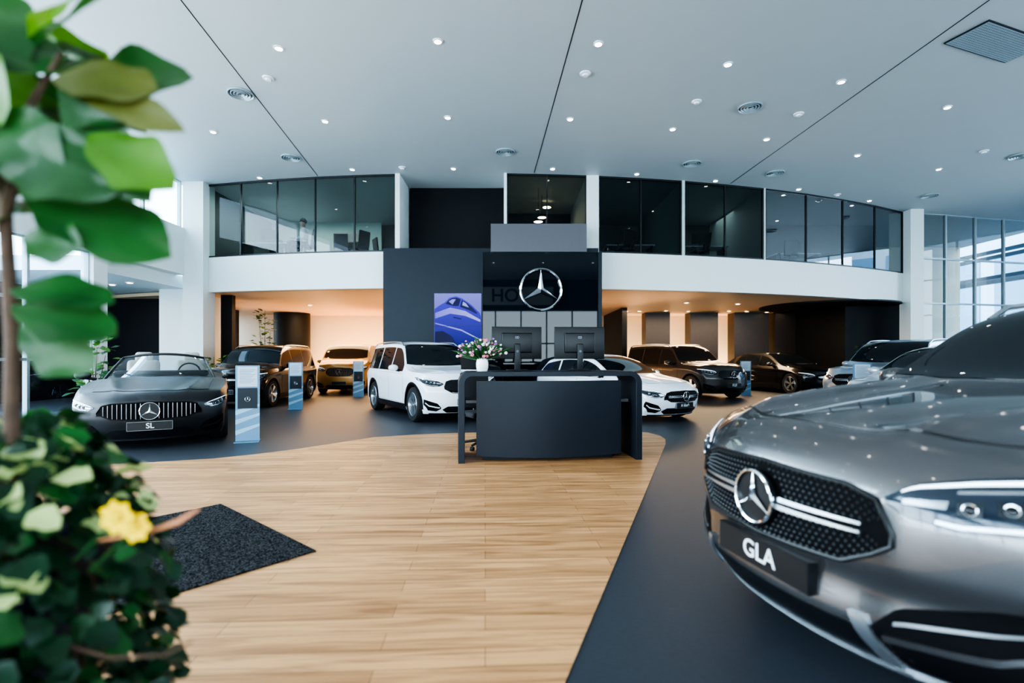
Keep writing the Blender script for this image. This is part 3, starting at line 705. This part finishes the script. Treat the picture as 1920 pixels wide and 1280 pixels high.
for x,y,z in [(4.8,21.5,LZ),(5.35,21.5,LZ),(6.4,21.3,LZ),(7.4,21.5,LZ),(9.07,21.4,LZ),(9.9,21.6,LZ),(10.9,21.9,LZ),(11.7,21.9,LZ),(6.2,18.2,LZ),(8.2,18.6,LZ),(-5,21,LZ),(-7.5,19,LZ),(-10.6,14.2,3.35),(-11.4,14.6,3.35)]:
    downlight(x,y,z-.001,.07,'warm downlights under the gallery','round warm recessed downlight below the gallery','lampw')
# ------------------------------------------------------------ reception desk
dk=empty('reception_desk',(-.64,6.10,0),math.radians(6.3)); top(dk,'dark anthracite reception desk with rounded arch frame','reception desk')
Wd,Hd,th,rr=2.27,1.10,.06,.15
def archpts(x0,x1,h,r):
    p=[(x0,0)]
    for k in range(9):
        a=math.pi-math.pi/2*k/8; p.append((x0+r+r*math.cos(a),h-r+r*math.sin(a)))
    for k in range(9):
        a=math.pi/2-math.pi/2*k/8; p.append((x1-r+r*math.cos(a),h-r+r*math.sin(a)))
    p.append((x1,0)); return p
po=archpts(0,Wd,Hd,rr); pi_=archpts(th*1.3,Wd-th*1.3,Hd-th,rr-.06); n=len(po); mb=MB(); v=[];f=[]
for y in (0,.72):
    for x,z in po: v.append((x,y,z))
    for x,z in pi_: v.append((x,y,z))
for i in range(n-1):
    f+=[(i,i+1,n+i+1,n+i),(2*n+i,3*n+i,3*n+i+1,2*n+i+1),(i,2*n+i,2*n+i+1,i+1),(n+i,n+i+1,3*n+i+1,3*n+i)]
f+=[(0,n,3*n,2*n),(n-1,3*n-1,4*n-1,2*n-1)]
mb.add(v,f); mb.obj('desk_frame',['deskm'],True,dk,bevel=.006,angle=25)
mb=MB(); v=[];f=[]; N=16
for i in range(N+1):
    t=i/N; x=.22+(1.81)*t; y=.10-.10*math.sin(math.pi*t)
    v+=[(x,y,.07-.02*math.sin(math.pi*t)),(x,y,.985),(x,y+.04,.985),(x,y+.04,.07)]
for i in range(N):
    for k in range(4): f.append((i*4+k,(i+1)*4+k,(i+1)*4+(k+1)%4,i*4+(k+1)%4))
f+=[(0,1,2,3),(N*4+3,N*4+2,N*4+1,N*4)]
mb.add(v,f).box(.3,1.95,.2,.24,0,.10); mb.obj('front_panel',['deskm'],True,dk,angle=40)
MB().box(.09,2.18,.25,.70,.70,.74).obj('worktop',['greypanel'],False,dk,bevel=.004)
for a,b in ((.5,.9),(1.5,2.1)): MB().box(a,b,.30,.68,.02,.70).obj('drawer_unit',['deskm'],False,dk)
def cpt(x,y): 
    a=math.radians(6.3); return (-.64+x*math.cos(a)-y*math.sin(a),6.10+x*math.sin(a)+y*math.cos(a))
def monitor(x,y,tilt):
    px,py=cpt(x,y); e=empty('computer_monitor',(px,py,1.10),math.radians(tilt)); top(e,'black computer monitor seen from behind on a stand','monitor','reception monitors')
    mb=MB(); mb.add(*rbox(.66,.03,.42,.008),0,Matrix.Translation((0,0,.36))); mb.add(*rbox(.40,.04,.26,.015),0,Matrix.Translation((0,-.025,.36))); mb.obj('monitor_housing',['plastic'],True,e,angle=30)
    MB().box(-.315,.315,.0155,.017,.17,.55).obj('display',['gloss'],False,e)
    mb=MB(); mb.add(*rbox(.075,.035,.34,.01),0,Matrix.Translation((0,-.06,.18))); mb.add(*rbox(.26,.22,.015,.006),0,Matrix.Translation((0,-.04,.0085))); mb.lathe([(.016,0),(.001,.002)],16,1,Matrix.Translation((0,-.079,.25))@FRONT); mb.obj('monitor_stand',['plastic','ink'],True,e,angle=30)
    for q in (-.012,.012): MB().tube([(q+.012*math.cos(k*.63),-.047,.43+.012*math.sin(k*.63)) for k in range(11)],.002,5).obj('logo_mark',['paper'],True,e)
monitor(.76,.50,8); monitor(1.58,.44,3)
px,py=cpt(.30,.28); vz=empty('flower_vase',(px,py,1.10)); top(vz,'white ceramic vase holding a pink and white bouquet','vase')
MB().lathe([(.001,0),(.062,0),(.075,.04),(.078,.10),(.066,.15),(.07,.165),(.064,.165),(.058,.14),(.001,.13)],24).obj('vase_body',['ceram'],True,vz)
mb=MB()
for i in range(170):
    a=random.random()*6.28; e=random.random()**.6*1.6; r=.14+.10*random.random(); x,y,z=r*1.4*math.sin(e)*math.cos(a),r*math.sin(e)*math.sin(a)*.8,.19+r*1.0*math.cos(e)
    mi=random.choice([0,1,1,2,0,4,4,4,1]); s_=.009+.012*random.random()
    if mi==4:
        mb.tube([(x*.3,y*.3,.15),(x,y,z),(x*1.3,y*1.3,z+.02)],[.004,.013,.001],5,4)
    else:
        for k in range(5):
            b=k*1.256; mb.sphere((x+s_*.6*math.cos(b),y+s_*.5*math.sin(b)*.8,z+s_*.5*math.sin(b)),s_*.62,6,mi)
        mb.tube([(0,0,.12),(x,y,z)],.003,4,4)
mb.obj('bouquet',['pink','wpetal','purple','yellow','ivym'],True,vz)
px,py=cpt(.19,.60); lp=empty('laptop',(px,py,1.10),math.radians(172)); top(lp,'open dark laptop at the end of the counter','laptop')
MB().box(-.13,.13,-.09,.09,0,.014).obj('laptop_base',['silver'],False,lp,bevel=.003)
MB().box(-.13,.13,0,.008,0,.17,0,Matrix.Translation((0,.09,.014))@Matrix.Rotation(-.3,4,'X')).obj('laptop_lid',['frame'],False,lp)
def chair(loc,rz,lab):
    e=empty('office_chair',loc,rz); top(e,lab,'chair','office chairs')
    mb=MB(); mb.add(*rbox(.48,.46,.08,.035),0,Matrix.Translation((0,0,.48))); mb.obj('seat',['fabric'],True,e)
    mb=MB(); mb.add(*rbox(.44,.06,.52,.028),0,Matrix.Translation((0,.24,.80))@Matrix.Rotation(-.12,4,'X')); mb.tube([(0,.1,.44),(0,.26,.46),(0,.28,.6)],.02,8,1); mb.obj('backrest',['fabric','plastic'],True,e)
    mb=MB(); mb.tube([(0,0,.1),(0,0,.45)],.03,10)
    for k in range(5):
        a=k*1.2566; mb.tube([(0,0,.12),(.28*math.cos(a),.28*math.sin(a),.075)],[.025,.016],8)
    b=mb.obj('chair_base',['plastic'],True,e)
    for k in range(5):
        a=k*1.2566; x,y=.28*math.cos(a),.28*math.sin(a); d=Vector((-math.sin(a),math.cos(a),0))*.022
        mb=MB(); c=Vector((x,y,.03)); mb.tube([c-d,c+d],.03,12); mb.obj('caster',['rubber'],True,b)
    for sd in (1,-1):
        MB().tube([(sd*.22,.05,.46),(sd*.28,.05,.5),(sd*.28,.02,.66),(sd*.28,-.15,.68)],.016,8).obj('armrest',['plastic'],True,e)
    return e
chair((-.42,7.2,0),.5,'black office chair on casters behind the reception desk')
a0=Vector((-1.28,3.34)); e1=Vector((-.755,.655)); e2=Vector((-.655,-.755)); c=[a0,a0+e1*1.62,a0+e1*1.62+e2*2.0,a0+e2*2.0]
mb=MB(); mb.add([(p.x,p.y,z) for z in (.004,.014) for p in c],[(3,2,1,0),(4,5,6,7),(0,1,5,4),(1,2,6,5),(2,3,7,6),(3,0,4,7)]); top(mb.obj('entrance_mat',['mat']),'black ribbed entrance mat lying on the oak floor','door mat')
def stand(x,y,rz):
    e=empty('information_stand',(x,y,0),math.radians(rz)); top(e,'slim blue-grey information stand with printed sheet','information stand','showroom information stands')
    mb=MB(); mb.box(-.165,.165,-.01,.01,.01,1.15); mb.box(-.17,.17,-.14,.14,0,.012)
    for z in (.10,.26,.40): mb.add([(-.165,-.0115,z),(.165,-.0115,z+.13),(.165,-.0115,z+.17),(-.165,-.0115,z+.07)],[(0,1,2,3)],1)
    mb.obj('stand_body',['standb','standl'],False,e)
    mb=MB(); mb.box(-.135,.135,-.016,-.01,.83,1.13,0)
    for k in range(9): mb.box(-.11,.11-(k%3)*.03,-.0165,-.0158,1.08-k*.024,1.086-k*.024,1)
    mb.obj('printed_sheet',['paper','ink'],False,e)
    mb=MB(); mb.box(-.135,.135,-.016,-.01,.50,.81,0); star(mb,.035,1,Matrix.Translation((0,-.019,.64)))
    mb.obj('logo_card',['navy','chrome'],False,e)
stand(-4.0,7.75,18); stand(-5.32,12.6,14); stand(-4.95,16.5,10); stand(7.85,17.2,-15); stand(7.15,10.45,-20)
# ------------------------------------------------------------ plants
def leaf(mb,base,tip,width,mi,up=(0,-1,.3),droop=.15,fold=.12,fiddle=True,nl=14,nw=6):
    b=Vector(base);t=Vector(tip); d=t-b; L_=d.length; d.normalize(); s=d.cross(Vector(up)).normalized(); n=s.cross(d).normalized()
    v=[];f=[]
    ph=random.random()*6
    for i in range(nl+1):
        q=i/nl
        w=(math.sin(math.pi*min(1,q**(1.25 if fiddle else .75)))**.7 if 0<q<1 else 0)*width/2
        w*= 1+.08*math.sin(q*15+ph)
        for j in range(nw+1):
            r=2*j/nw-1
            v.append(b+d*L_*q+s*w*r+n*(fold*abs(r)*w+.15*w*math.sin(q*8+r*2+ph)*abs(r))-n*droop*L_*(q*q))
    for i in range(nl):
        for j in range(nw): f.append((i*(nw+1)+j,(i+1)*(nw+1)+j,(i+1)*(nw+1)+j+1,i*(nw+1)+j+1))
    mb.add(v,f,mi)
PX,PY=-1.15,1.05
fg=empty('potted_fig_tree',(PX,PY,0)); top(fg,'large-leaved fig tree in a dark round planter','potted plant')
MB().lathe([(.001,0),(.20,0),(.26,.82),(.27,.87),(.25,.87),(.24,.82),(.001,.82)],36,mis=[0,0,0,0,0,1]).obj('planter',['pot','soil'],True,fg)
MB().tube([(.14,-.05,.80),(.17,-.05,1.0),(.165,-.04,1.3),(.16,-.05,1.55),(.22,-.06,1.76),(.28,-.06,1.86)],[.016,.014,.013,.011,.008,.004],8).tube([(.16,-.05,1.55),(.12,-.03,1.75),(.06,-.05,1.95)],[.009,.007,.004],6).obj('trunk',['bark'],True,fg)
mb=MB()
LV=[((.13,1.80),(.36,1.86),.14,0),((.10,1.83),(-.05,1.98),.19,0),((.14,1.80),(.36,1.775),.10,2),((.15,1.80),(.30,1.72),.11,0),((.17,1.79),(.42,1.69),.06,2),
((.10,1.76),(-.10,1.86),.16,1),((.06,1.78),(-.10,1.70),.17,0),((.16,1.77),(.33,1.58),.10,0),((.22,1.69),(.40,1.59),.105,1),((.06,1.60),(.34,1.50),.15,0),((.04,1.66),(.28,1.60),.13,0),
((.08,1.56),(-.12,1.52),.10,0),((.08,1.50),(.22,1.475),.08,0),((.05,1.40),(.25,1.40),.09,0),((.05,1.37),(.26,1.32),.10,0),((.06,1.33),(.19,1.25),.10,0),((.09,1.88),(.22,2.0),.13,1),((.1,1.66),(-.06,1.60),.17,1),((.12,1.86),(.30,1.95),.13,0),((.03,1.72),(.18,1.62),.13,0),((.0,1.9),(.14,1.82),.14,0),((-.02,1.86),(.08,1.70),.14,1)]
for i,(a,b,w,mi) in enumerate(LV):
    yo=random.uniform(-.10,.04)
    leaf(mb,(a[0]+.13,-.05+yo*.4,a[1]),(b[0]+.13,-.05+yo,b[1]),w*1.1,mi,up=(random.uniform(-.5,.5),-1,random.uniform(.2,1.3)),droop=random.uniform(.0,.25))
for i in range(26):
    a=random.uniform(1.2,5.4); z=random.uniform(1.58,1.98); r=random.uniform(.12,.24)
    leaf(mb,(.14,0,z),(.12+r*math.cos(a)*.9,.02+abs(r*math.sin(a)),z+random.uniform(-.08,.1)),.14,random.choice([0,0,0,1]),up=(0,-.5,1))
mb.obj('foliage',['leafd','leafb','leafo'],True,fg,angle=80)
iv=empty('ivy_plant',(PX,PY,.60)); top(iv,'trailing ivy with yellow flowers spilling over the planter','plant')
mb=MB(); k_=0
while k_<2800:
    a=random.random()*6.28; h=random.random(); z=-.58+h*1.12
    if z<.20 and 3.8<a<5.15: continue
    k_+=1
    r=.36*(1 if h<.62 else math.sqrt(max(.02,1-((h-.62)/.42)**2)))
    if h<.35: r=.32+.04*h/.35
    r*=random.uniform(.70,1.05)
    if z<.29: r=max(r,.29)
    x,y=r*math.cos(a),r*math.sin(a)
    l=random.uniform(.028,.07); d=Vector((math.cos(a)*.6+random.uniform(-.5,.5),math.sin(a)*.6+random.uniform(-.5,.5),random.uniform(-.9,.2))).normalized()*l
    mi=2 if (h>.76 and random.random()<.13) or random.random()<.010 else (1 if random.random()<.28 else 0)  # sunlit-coloured leaves gather near the top
    leaf(mb,(x,y,z),(x+d.x,y+d.y,z+d.z),l*.9,mi,up=(math.cos(a),math.sin(a),.5),droop=.1,fold=.2,fiddle=False,nl=5,nw=2)
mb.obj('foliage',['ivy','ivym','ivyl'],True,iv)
for (cx,cz,cy,r_) in ((.445,.385,-.13,.024),(.47,.365,-.12,.022)):
    mb=MB()
    for k in range(7):
        b=k*.9; leaf(mb,(cx,cy,cz),(cx+r_*1.3*math.cos(b),cy-.012,cz+r_*1.3*math.sin(b)),r_*1.2,0,up=(0,-1,0),fiddle=False,nl=5,nw=2)
    mb.sphere((cx,cy-.008,cz),r_*.4,8,0)
    mb.tube([(cx-.12,cy+.04,cz-.10),(cx,cy,cz)],.003,5,1)
    mb.obj('flower',['yellow','ivym'],True,iv)
MB().tube([(.38,-.1,.33),(.47,-.1,.345),(.53,-.1,.365),(.57,-.1,.39)],[.002,.003,.005,.002],6).obj('twig',['orange'],True,iv)
MB().tube([(.3,-.12,.16),(.42,-.12,.125),(.52,-.12,.13),(.57,-.12,.155)],[.003,.003,.003,.002],6).obj('twig',['bark'],True,iv)
def bush(loc,h,r,n,lab,ls=.16):
    e=empty('potted_plant',loc); top(e,lab,'potted plant')
    MB().lathe([(.001,0),(.16,0),(.21,.38),(.19,.38),(.18,.34),(.001,.34)],24,mis=[0,0,0,0,1]).obj('planter',['pot','soil'],True,e)
    tr=MB(); lf=MB()
    for k in range(4):
        a=k*1.6+.4; q=Vector((r*.4*math.cos(a),r*.4*math.sin(a),h*(.75+.08*k))); tr.tube([(0,0,.33),tuple(q*.5+Vector((0,0,.1))),tuple(q)],[.014,.01,.004],6)
    for i in range(n):
        a=random.random()*6.28; z=.5+(h-.5)*random.random(); rr_=r*random.uniform(.3,1)*(1-.4*abs(z/h-.6)); x,y=rr_*math.cos(a),rr_*math.sin(a)
        d=Vector((math.cos(a),math.sin(a),random.uniform(-.3,.8))).normalized()*ls*random.uniform(.7,1.1)
        leaf(lf,(x*.7,y*.7,z),(x*.7+d.x,y*.7+d.y,z+d.z),ls*.55,0 if random.random()<.6 else 1,up=(0,-.3,1),nl=5,nw=2,fiddle=False)
    tr.obj('trunk',['bark'],True,e); lf.obj('foliage',['leafd','leafb'],True,e)
bush((-8.5,17.6,0),2.9,.45,130,'tall slender green tree in a dark pot',.20)
bush((-8.9,10.9,0),1.75,.5,95,'broad-leaved green plant in a dark pot beside the glazing',.24)
bush((-8.55,14.7,0),1.3,.4,70,'leafy green plant in a dark pot by the column',.16)
bush((12.3,17.9,0),1.75,.4,50,'green plant in a dark pot near the black wall',.16)
# ------------------------------------------------------------ mezzanine furniture
def office_desk(x,y,rz=0,mon=True):
    e=empty('office_desk',(x,y,FZ-.02),rz); top(e,'pale office desk on a metal frame behind glass','desk','gallery office desks')
    MB().box(-.8,.8,-.38,.38,.72,.75).obj('desk_top',['white'],False,e)
    for sd in (-.72,.72):
        MB().box(sd-.03,sd+.03,-.33,.33,0,.72).obj('leg',['frame'],False,e)
    if mon:
        m=empty('computer_monitor',(x,y,FZ+.73),rz); top(m,'black computer monitor on an office desk','monitor','gallery monitors')
        MB().add(*rbox(.6,.03,.36,.008),0,Matrix.Translation((0,0,.32))).obj('monitor_housing',['plastic'],False,m)
        MB().box(-.03,.03,.01,.04,.0,.3).box(-.12,.12,-.08,.1,0,.012).obj('monitor_stand',['plastic'],False,m)
office_desk(-8.0,16.9); office_desk(-7.9,18.6,0); office_desk(3.9,17.2); office_desk(6.4,17.4); office_desk(10.2,18.6)
for p in ((-8.1,17.75),(-5.6,16.9),(-4.9,16.4),(-4.4,17.4),(3.6,16.4),(4.5,18.2),(6.1,16.6),(9.6,17.8)):
    chair((p[0],p[1],FZ-.02),random.uniform(0,6),'dark office chair behind the gallery glass')
tv=MB().box(-.66,.66,0,.06,-.38,.38).obj('television',['gloss']); tv.location=(-6.15,19.53,5.62); top(tv,'wall-mounted black television in the office','television')
for x,y,z in ((.95,16.3,5.72),(1.15,16.9,6.22),(.8,15.6,5.4)):
    e=empty('pendant_lamp',(x,y,z)); top(e,'round warm pendant lamp above the stairwell','pendant lamp','stairwell pendant lamps')
    MB().lathe([(.03,.05),(.12,.02),(.13,0),(.001,.0)],20,mis=[0,0,1]).obj('lamp_shade',['frame','lampw'],True,e)
    MB().tube([(0,0,.05),(0,0,CZ-z)],.006,6).obj('cord',['plastic'],True,e)
def person(loc,rz):
    e=empty('person',loc,rz); top(e,'person in white shirt sitting on an office chair','person')
    J=[('pel',(0,0,.52),.13),('sp',(0,-.01,.72),.125),('ch',(0,-.02,.92),.14),('nk',(0,-.03,1.05),.055),('hd0',(0,-.04,1.12),.075),('hd1',(0,-.045,1.22),.092),('hd2',(0,-.04,1.28),.07)]
    E=[(0,1),(1,2),(2,3),(3,4),(4,5),(5,6)]
    def add(nm,p,r,par): J.append((nm,p,r)); E.append((par,len(J)-1)); return len(J)-1
    for s in (1,-1):
        k=add('hip',(s*.1,-.02,.50),.10,0); k=add('knee',(s*.13,-.44,.50),.07,k); k=add('calf',(s*.13,-.45,.30),.058,k); k=add('ank',(s*.13,-.44,.08),.04,k); k=add('toe',(s*.13,-.60,.04),.035,k)
        k=add('sh',(s*.18,-.02,.99),.06,2); k=add('el',(s*.23,-.06,.72),.045,k); k=add('wr',(s*.17,-.30,.68),.028,k); h=add('palm',(s*.16,-.37,.67),.032,k)
        for q in range(4):
            g=add('f',(s*(.16+.018*(q-1.5)),-.42,.665),.010,h); add('f',(s*(.16+.02*(q-1.5)),-.455+.006*abs(q-1.5),.65),.008,g)
        g=add('t',(s*.125,-.385,.675),.011,h); add('t',(s*.115,-.42,.665),.009,g)
    me=bpy.data.meshes.new('body'); me.from_pydata([j[1] for j in J],E,[]); o=bpy.data.objects.new('body',me); COL.objects.link(o); o.parent=e
    o.modifiers.new('skin','SKIN'); o.modifiers.new('sub','SUBSURF').levels=1
    for i,j in enumerate(J): me.skin_vertices[0].data[i].radius=(j[2],j[2]*.8 if j[0] in('pel','sp','ch') else j[2])
    me.skin_vertices[0].data[0].use_root=True; me.materials.append(M['skin'])
    sh=MB(); 
    sh.lathe([(.15,0),(.155,.2),(.17,.38),(.12,.48),(.06,.53)],20,0,Matrix.Translation((0,-.01,.53))@Matrix.Diagonal((1.1,.8,1,1)))
    for s in (1,-1): sh.tube([(s*.16,-.02,1.0),(s*.22,-.05,.80),(s*.235,-.065,.70),(s*.18,-.26,.685)],[.07,.06,.055,.042],10)
    sh.obj('shirt',['shirt'],True,e)
    t=MB()
    for s in (1,-1): t.tube([(s*.08,.04,.52),(s*.13,-.42,.51),(s*.13,-.47,.46),(s*.13,-.455,.12)],[.115,.085,.08,.06],10)
    t.obj('trousers',['trouser'],True,e)
    hr=MB(); hr.sphere((0,-.02,1.27),.108,12,0,(.92,1,.88)); hr.obj('hair',['hair'],True,e)
    for q in (.032,-.032): MB().sphere((q,-.128,1.235),.012,8).obj('eye',['gloss'],True,e)
    MB().sphere((0,-.14,1.205),.016,8,0,(.8,1,1.3)).obj('nose',['skin'],True,e)
person((-6.45,15.9,FZ-.02),math.radians(-60)); chair((-6.45,15.95,FZ-.02),math.radians(-60),'dark office chair with a seated person')
# ------------------------------------------------------------ exterior
struct(MB().box(-80,80,-60,90,-.25,-.21).obj('floor',['asphalt']))
mb=MB(); mb.box(30,34,-10,60,0,9,0)
for k in range(18): mb.box(29.95,30,-9+k*3.8,-6.2+k*3.8,1,7.5,1)
top(mb.obj('building',['facadex','facadeg']),'pale clad building with large blue windows outside','building')
cn=empty('entrance_canopy',(20.6,18,-.21)); top(cn,'steel canopy with horizontal beams outside the glazing','canopy')
mb=MB()
for z in (5.0,5.9,6.15): mb.box(1.0,1.15,2.6,12,z,z+.16)
mb.box(2.3,2.5,2.6,12,5.0,5.2); mb.obj('beam',['frame'],False,cn)
for y in (3,7,11): MB().tube([(1.08,y,0),(1.08,y,6)],.09,12).obj('post',['lframe'],True,cn)
mb=MB()
for k in range(46):
    mb.sphere((-40+random.uniform(-1,1),-8+k*1.4,.5+random.random()*.5),1.0+random.random()*.6,10,0)
h=mb.obj('hedge',['hedge'],True); top(h,'row of dark green shrubs across the car park','hedge'); h['kind']='stuff'
car('dark car parked outside the glazing',HATCH,pt_black,(-18.5,17.5,-.21),-70,'bars','',0,False)
car('silver car parked outside the glazing',HATCH,pt_pale,(-25,20.5,-.21),-75,'bars','',0,False)
# ------------------------------------------------------------ lighting
w=bpy.data.worlds.new('world'); sc.world=w; w.use_nodes=True; nt=w.node_tree; bg=nt.nodes['Background']
tc=nt.nodes.new('ShaderNodeTexCoord'); sp=nt.nodes.new('ShaderNodeSeparateXYZ'); nt.links.new(tc.outputs['Generated'],sp.inputs[0])
cr=nt.nodes.new('ShaderNodeValToRGB'); nt.links.new(sp.outputs['Z'],cr.inputs[0])
cr.color_ramp.elements[0].position=.0; cr.color_ramp.elements[0].color=(.76,.90,.97,1); cr.color_ramp.elements[1].position=.6; cr.color_ramp.elements[1].color=(.38,.64,.92,1)
nt.links.new(cr.outputs[0],bg.inputs[0]); bg.inputs[1].default_value=8.0
def fill_area(loc,rot,sx,sy,col,e):
    l=bpy.data.lights.new('lamp','AREA'); l.shape='RECTANGLE'; l.size=sx; l.size_y=sy; l.color=col; l.energy=e  # unseen area lights added as fill, no fittings modelled
    o=bpy.data.objects.new('lamp',l); COL.objects.link(o); o.location=loc; o.rotation_euler=rot; return o
H_=math.pi/2
fill_area((LX-.6,1.5,2.0),(0,-H_,0),3.9,15,(.78,.91,1),2200)  # added daylight panels outside the side and rear glazing, boosting window light
fill_area((LX-.6,4.0,5.7),(0,-H_,0),1.3,18,(.78,.91,1),1100)
fill_area((21.5,4.8,3.2),(0,H_,0),6.2,21,(.74,.88,1),3300)
fill_area((5.7,-6.5,2.2),(H_,0,0),30,4.3,(.88,.95,1),1700)
fill_area((-6.5,20.5,3.15),(0,0,0),5,2.5,(1,.64,.32),480)  # added warm panels widen the downlights' glow under the gallery
fill_area((7.3,20.0,3.1),(0,0,0),6,2,(1,.70,.42),560)
fill_area((-6.9,23.4,.12),(math.pi,0,0),4,.6,(1,.56,.24),300)  # uplights added on the floor to brighten the gallery ceiling and back wall
fill_area((-4.0,17.0,.12),(math.pi,0,0),.8,1.5,(1,.56,.24),70)
fill_area((-8.3,20.0,.12),(math.pi,0,0),1.2,1.5,(1,.56,.24),110)
fill_area((4.6,17.6,.12),(math.pi,0,0),1.6,2.5,(1,.64,.36),150)  # same added floor uplights, right side
fill_area((8.0,23.3,.12),(math.pi,0,0),8,.6,(1,.68,.40),420)
fill_area((-12,14.5,3.3),(0,0,0),1,1,(1,.8,.6),25)
fill_area((-7,17.5,6.35),(0,0,0),3,2,(.85,1,.95),160)  # added fill to brighten the offices behind the gallery glass
fill_area((9,18.5,6.35),(0,0,0),6,1.5,(.85,.95,1),40)
# ------------------------------------------------------------ camera
cam=bpy.data.cameras.new('camera'); cam.lens=18; cam.sensor_width=36; cam.shift_y=30/1920; cam.clip_start=.05
co=bpy.data.objects.new('camera',cam); COL.objects.link(co); co.location=(0,0,1.27); co.rotation_euler=(H_,0,0); sc.camera=co
cam.dof.use_dof=True; cam.dof.focus_distance=7.5; cam.dof.aperture_fstop=1.1
try:
    sc.view_settings.view_transform='AgX'; sc.view_settings.look='AgX - High Contrast'
except Exception as ex: print(ex)
sc.view_settings.exposure=0.0
